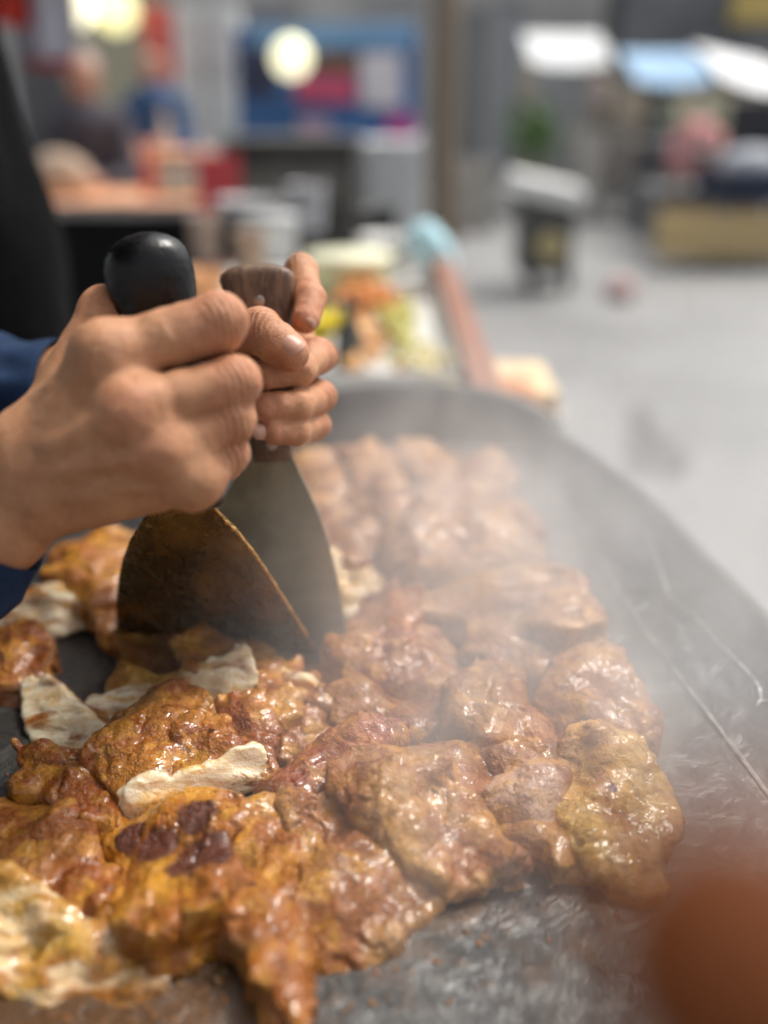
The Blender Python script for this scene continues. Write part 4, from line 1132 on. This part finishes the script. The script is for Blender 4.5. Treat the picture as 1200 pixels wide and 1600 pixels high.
pbox('carcass', 278, 366, 10, 150, 9.0, .5, plain((.62, .65, .64), .45), cb, .015, 0.0)
for x0, x1 in ((282, 320), (324, 362)):
    d_ = pbox('door', x0, x1, 16, 190, 8.97, .028, plain((.66, .69, .68), .4), cb, .006)
    pbox('handle', x1 - 6, x1 - 3, 95, 120, 8.945, .02, GREYM, d_, .003)
def lamp(label, px, py, y, r_px, col, s):
    p = vp(px, py, y); r = r_px * y / FPX
    e = empty('globe_lamp', p, label, 'lamp', 'lit globe lamps')
    lathe('globe', p - v3(0, 0, r), [(r * math.sin(t), r * (1 - math.cos(t))) for t in np.linspace(.12, math.pi - .12, 14)], plain(col, .4, 0, 0, 10, .4, (col, s)), e, 20)
    tube('cord', [p + v3(0, 0, r * .98), p + v3(0, 0, r + 1.2)], .008, GREYM, e, 6)
lamp('big warm white globe lamp at the upper left', 108, 2, 8.0, 36, (1.0, .93, .66), 1.15)
lamp('yellow globe lamp next to the warm white one', 182, 18, 8.2, 28, (.86, .80, .40), .85)
lamp('pale yellow globe lamp hanging before the blue sign', 455, 90, 5.85, 27, (.93, .90, .60), .9)

# stall with the blue sign
stl = empty('food_stall', base(375, 650, 6.2), 'food stall with a big blue printed sign board', 'stall')
sg = pbox('sign_board', 374, 652, 44, 214, 6.2, .05, plain((.06, .17, .42), .45, 0, .2, 4), stl, .006)
pbox('top_strip', 392, 645, 36, 76, 6.17, .028, plain((.20, .38, .62), .45, 0, .1, 5), sg)
pbox('dark_picture', 378, 432, 64, 150, 6.175, .022, plain((.05, .06, .12), .45, 0, .5, 9), sg)
pbox('food_picture', 484, 560, 84, 112, 6.175, .022, plain((.26, .14, .07), .45, 0, .6, 14), sg)
pbox('red_lettering', 462, 556, 118, 160, 6.165, .030, plain((.62, .10, .20), .45, 0, .25, 9), sg)
pbox('white_panel', 564, 628, 82, 168, 6.17, .026, plain((.74, .72, .78), .45, 0, .1, 9), sg)
pbox('pink_patch', 604, 646, 178, 216, 6.165, .03, plain((.55, .10, .34), .45), sg)
pbox('pale_patch', 466, 516, 184, 206, 6.172, .024, plain((.55, .38, .50), .45), sg)
for x0, x1 in ((402, 424), (616, 630)):
    pbox('post', x0, x1, 150, 300, 6.26, .08, plain((.48, .42, .20), .5), stl, .006, 0.0)
pbox('counter_front', 430, 665, 214, 330, 6.3, .5, plain((.56, .57, .56), .5), stl, .012, 0.0)
sv = empty('stove', base(350, 560, 4.6), 'dark grey metal stove in front of the blue sign stall', 'stove')
pbox('body', 352, 556, 232, 345, 4.6, .5, plain((.085, .080, .072), .55, .3, .2, 6), sv, .015, .35)
pbox('top_plate', 346, 562, 216, 234, 4.57, .56, plain((.10, .10, .095), .45, .5), sv, .008)
pbox('drawer', 372, 536, 262, 318, 4.585, .014, plain((.20, .19, .17), .45, .5), sv, .004)
for px in (362, 546):
    for y in (4.63, 5.05):
        q = vp(px, 300, 4.6); box('leg', (q[0], y, .18), (.04, .04, .36), GREYM, sv)
cb2 = empty('cabinet', base(565, 660, 4.9), 'light grey cabinet right of the dark stove', 'cabinet')
pbox('carcass', 566, 656, 222, 345, 4.9, .5, plain((.55, .56, .56), .5), cb2, .01, 0.0)
pbox('door', 574, 648, 240, 400, 4.88, .018, plain((.62, .63, .63), .45), cb2, .004)
# brown pole
p = vp(690, 340, 9.0)
pol = lathe('wooden_pole', (p[0], 9.0, 0), [(.17, 0), (.15, .1), (.135, .6), (.13, 1.6), (.135, 3.2)], m_wood((.13, .10, .07), (.27, .22, .16)), None, 18); tag(pol, 'thick brown wooden pole right of the blue sign', 'pole')

# market across the street
fac = empty('shop_building', (0, 16, 0), 'long grey shop front across the street', 'building')
box('wall', (-1, 16.3, 2.2), (26, .5, 4.4), plain((.55, .54, .52), .8, 0, .12, .7), fac)
for i, (x0, x1, y0, col) in enumerate([(705, 760, 20, (.27, .28, .28)), (772, 820, 5, (.42, .44, .46)), (826, 972, 88, (.52, .53, .53)), (300, 372, 20, (.40, .38, .33)), (380, 470, 10, (.3, .3, .33)), (560, 660, 0, (.42, .42, .43)), (100, 260, -20, (.46, .42, .30))]):
    s_ = pbox('shutter', x0, x1, y0, 200, 16.0, .05, plain(col, .55, .1, .1, 3), fac, .01, .05)
    pbox('shutter_rail', x0, x1, y0 - 8, y0, 15.97, .09, GREYM, s_, .005)
dk = empty('shop_building', (5.0, 13, 0), 'dark grey shop with a yellow sign at the upper right', 'building')
a = vp(975, 88, 13.0)
box('wall', (a[0] + 3, 14.2, 2.0), (6, .3, 4.0), plain((.16, .16, .165), .8, 0, .2, 1), dk)
pbox('fascia', 978, 1500, -120, 84, 13.0, .6, plain((.17, .175, .19), .6, 0, .25, 1.2), dk, .02)  # dark grey lightened in place of the haze in front of it
pbox('sign', 1142, 1230, -40, 36, 12.9, .09, plain((.62, .47, .16), .5), dk, .01)
for px in (985, 1240, 1460):
    q = vp(px, 90, 13.1); box('column', (q[0], 13.3, .85), (.18, .18, 1.7), GREYM, dk)
def canopy(label, x0, x1, y0, y1, y, col, tilt=0.0, posts=True):
    a = vp(x0, y1, y); b = vp(x1, y0, y)
    e = empty('market_stall', ((a[0] + b[0]) / 2, y, 0), label, 'stall', 'market stalls with tarpaulin roofs')
    V = []; n = 12
    for s in (0, 1):
        for i in range(n):
            t = i / (n - 1); x = a[0] + (b[0] - a[0]) * t
            for j in range(5):
                u = j / 4
                V.append((x, y + .9 * u, a[2] + (b[2] - a[2]) * (u ** .7) + tilt * (t - .5) - .05 * math.sin(math.pi * t) * (1 - u) - s * .012))
    Fc = []
    for s in (0, 1):
        for i in range(n - 1):
            for j in range(4):
                q = s * n * 5 + i * 5 + j; f_ = (q, q + 5, q + 6, q + 1); Fc.append(f_ if s == 0 else f_[::-1])
    link('tarpaulin', mesh('tarpaulin', V, Fc), m_cloth(col, 40), e, smooth=True)
    if posts:
        for x in (a[0] + .03, b[0] - .03):
            for yy in (y + .03, y + .85):
                tube('post', [(x, yy, 0), (x, yy, a[2])], .022, plain((.42, .32, .2), .6), e, 8)
    box('stall_table', ((a[0] + b[0]) / 2, y + .5, .74), ((b[0] - a[0]) * .9, .7, .05), plain((.30, .30, .29), .6), e)
    return e
canopy('stall with a white tarpaulin roof beyond the black bin', 828, 962, 44, 98, 11.5, (.74, .76, .76))
canopy('stall with a light blue tarpaulin roof at the upper right', 992, 1122, 74, 126, 10.5, (.34, .50, .68))
canopy('stall with a bright white slanting tarpaulin at the right edge', 1122, 1260, 74, 132, 8.4, (.80, .81, .82), -.12)
# goods
def crate(name, label, x0, x1, y0, y1, y, col, floor=None, n=5, cat='crate', dy=.35):
    a = vp(x0, y1, y); b = vp(x1, y0, y); z0 = a[2] if floor is None else floor; z1 = b[2]
    e = empty(name, ((a[0] + b[0]) / 2, y + dy / 2, z0), label, cat); m = plain(col, .65, 0, .2, 9); w = b[0] - a[0]
    for i in range(n):
        box('slat', (a[0] + w * (i + .5) / n, y, (z0 + z1) / 2), (w / n * .82, .02, z1 - z0), m, e)
    box('crate_bottom', ((a[0] + b[0]) / 2, y + dy / 2, z0 + .012), (w, dy, .02), m, e)
    box('crate_back', ((a[0] + b[0]) / 2, y + dy, (z0 + z1) / 2), (w, .02, z1 - z0), m, e)
    for x in (a[0] - .012, b[0] + .012):
        box('crate_side', (x, y + dy / 2, (z0 + z1) / 2), (.02, dy, z1 - z0), m, e)
    return e
crate('wooden_crate', 'long yellowish slatted crate standing on the pavement at the right', 1042, 1240, 338, 402, 7.4, (.60, .46, .24), None, 12)
crate('fruit_crate', 'cream crate on the table of the blue roofed stall', 1058, 1142, 148, 196, 10.4, (.66, .66, .52), None, 6)
crate('fruit_crate', 'pale tan crate left of the blue roofed stall', 978, 1012, 140, 190, 10.6, (.58, .52, .42), None, 3)
sk = sack('sack', 'pink sack standing in front of the blue roofed stall', 1090, 235, 9.4, .26, .46, (.74, .34, .36), vp(1090, 272, 9.4)[2], 'sack')
bx = crate('green_crate', 'small green crate beside the cream crate', 1112, 1140, 192, 208, 10.2, (.20, .38, .22), None, 3)
box('goods_stand', (vp(1085, 290, 9.9)[0], 10.0, .2), (1.0, 1.2, .4), plain((.2, .2, .2), .7), None)
tag(bpy.data.objects['goods_stand'], 'low grey stand under the pink sack', 'stand')
dt = empty('covered_table', base(1135, 1300, 7.6), 'stall table under a dark cloth at the right edge', 'table')
pbox('dark_cloth', 1138, 1330, 268, 322, 7.6, .9, m_cloth((.035, .045, .075), 60), dt, .03)
pbox('back_board', 1128, 1330, 156, 268, 8.3, .05, plain((.035, .035, .04), .7), dt, .02)
for px in (1142, 1320):
    q = vp(px, 300, 7.6); box('leg', (q[0], 7.7, .22), (.05, .05, .45), GREYM, dt)
tub_p = vp(1180, 272, 7.75)
bb = lathe('grey_bag', (tub_p[0], 7.85, tub_p[2]), [(.18, 0), (.22, .03), (.21, .10), (.13, .17), (.02, .19)], m_cloth((.46, .48, .52), 60), None, 20, sx=1.2); tag(bb, 'light grey bag on the dark covered table', 'bag')
# bin
bn = empty('rubbish_bin', base(800, 915, 6.7), 'black wheeled bin with a white cover and round tan mark on the pavement', 'bin')
HAZED_BLK = plain((.085, .085, .084), .6)  # black lightened to carry the haze over the street
pbox('body', 812, 902, 312, 432, 6.5, .40, HAZED_BLK, bn, .03)
ob = pbox('cover', 798, 918, 284, 318, 6.42, .55, plain((.76, .76, .74), .6), bn, .04); ob.rotation_euler = (0, math.radians(12), 0)
q = vp(860, 385, 6.49); lathe('round_mark', q, [(.095, 0), (.095, .008), (.08, .012), (.01, .012)], plain((.48, .40, .20), .5), bn, 20, axis=(0, -1, 0))
for px in (832, 888):
    q = vp(px, 428, 6.55); lathe('wheel', (q[0] - .03, 6.6, .07), [(.05, 0), (.07, .01), (.07, .05), (.05, .06)], HAZED_BLK, bn, 18, axis=(1, 0, 0))
pk = sack('shopping_bag', 'small pinkish bag lying on the pavement right of the bin', 970, 455, 6.3, .10, .14, (.52, .36, .34), 0.0, 'bag')
# potted plant
q = vp(838, 180, 11.0); pp = empty('potted_plant', (q[0], 11.0, 0), 'green potted plant under the white tarpaulin stall', 'plant')
lathe('pot', (q[0], 11.0, 0), [(.16, 0), (.22, .45), (.24, .5), (.2, .5), (.18, .42)], plain((.30, .28, .2), .7), pp)
V = []; Fc = []; rs = random.Random(5)
for _ in range(420):
    c_ = v3(q[0] + rs.gauss(0, .13), 11 + rs.gauss(0, .13), .82 + rs.gauss(0, .16)); a_ = nrm([rs.gauss(0, 1) for _ in range(3)]); b_ = nrm(np.cross(a_, [rs.gauss(0, 1) for _ in range(3)])); o = len(V)
    V += [c_ - a_ * .06, c_ + b_ * .02, c_ + a_ * .06, c_ - b_ * .02]; Fc.append((o, o + 1, o + 2, o + 3))
link('foliage', mesh('foliage', V, Fc), plain((.10, .20, .05), .5, 0, .4, 6), pp)
tube('stem', [(q[0], 11, .4), (q[0] + .02, 11.02, .85)], [.02, .012], plain((.15, .1, .06), .7), pp, 8)

# unseen tarpaulin added at the left to darken the griddle's reflections and the hands
aw = empty('shade_awning', (-1.6, .4, 0), 'unseen dark tarpaulin added overhead to shade the left side of the griddle', 'shade_awning')
V = []; Fc = []
for i in range(13):
    for j in range(9):
        u, v = i / 12, j / 8
        V.append((-3.2 + 2.95 * u, -1.6 + 5.8 * v, 2.30 - .28 * u - .06 * math.sin(math.pi * u) * (1 + .4 * math.sin(v * 12))))
for i in range(12):
    for j in range(8):
        q = i * 9 + j; Fc.append((q, q + 9, q + 10, q + 1))
me_ = mesh('tarpaulin', V, Fc)
link('tarpaulin', me_, m_cloth((.05, .05, .055), 60), aw, smooth=True)
for x, y, z in ((-3.1, -1.5, 2.28), (-3.1, 4.1, 2.28), (-.35, -1.5, 2.02)):
    tube('post', [(x, y, 0), (x, y, z)], .02, GREYM, aw, 10)

# small clutter: bottles on the tables, bags hung from the stalls
def bottle(label, px, y, z, col, h=.24):
    q = vp(px, 250, y); e = empty('bottle', (q[0], y, z), label, 'bottle', 'bottles on the orange tables')
    lathe('body', (q[0], y, z), [(.03, 0), (.034, .01), (.034, h * .6), (.014, h * .8), (.013, h * .94)], plain(col, .3), e, 16)
    lathe('cap', (q[0], y, z + h * .94), [(.016, 0), (.016, h * .06), (.01, h * .065)], plain((.6, .1, .08), .4), e, 12)
bottle('red sauce bottle on the nearer orange table beside the pale green box', 232, 4.95, .752, (.60, .10, .05))
bottle('clear pale bottle at the far end of the nearer orange table', 312, 5.05, .752, (.60, .62, .60), .28)
bottle('tall pale bottle on the farther orange table', 262, 7.1, .846, (.62, .60, .55), .3)
def hang_bag(label, px, py, y, col, r=.13, top=.35):
    q = vp(px, py, y); e = empty('hanging_bag', q, label, 'bag', 'bags hung from the market stalls')
    lathe('bag', q, [(.02, 0), (r * .8, .03), (r, .12), (r * .8, .22), (r * .3, .30), (.02, .32)], m_cloth(col, 60), e, 18)
    tube('string', [q + v3(0, 0, .31), q + v3(0, 0, .31 + top)], .006, GREYM, e, 6)
hang_bag('pale pink bag hung from the white tarpaulin stall', 935, 168, 11.6, (.62, .50, .48))
hang_bag('light green bag hung from the blue roofed stall', 1040, 200, 10.9, (.42, .55, .42), .10)
hang_bag('cream bag hung from the slanting white tarpaulin', 1160, 190, 8.6, (.66, .62, .52), .09)
crate('cardboard_box', 'grey cardboard box by the foot of the brown pole', 722, 772, 250, 318, 9.6, (.45, .43, .40), 0.0, 1, 'box')
crate('cardboard_box', 'pale cardboard box stacked behind the black bin', 900, 948, 205, 262, 10.8, (.58, .56, .52), 0.0, 1, 'box')
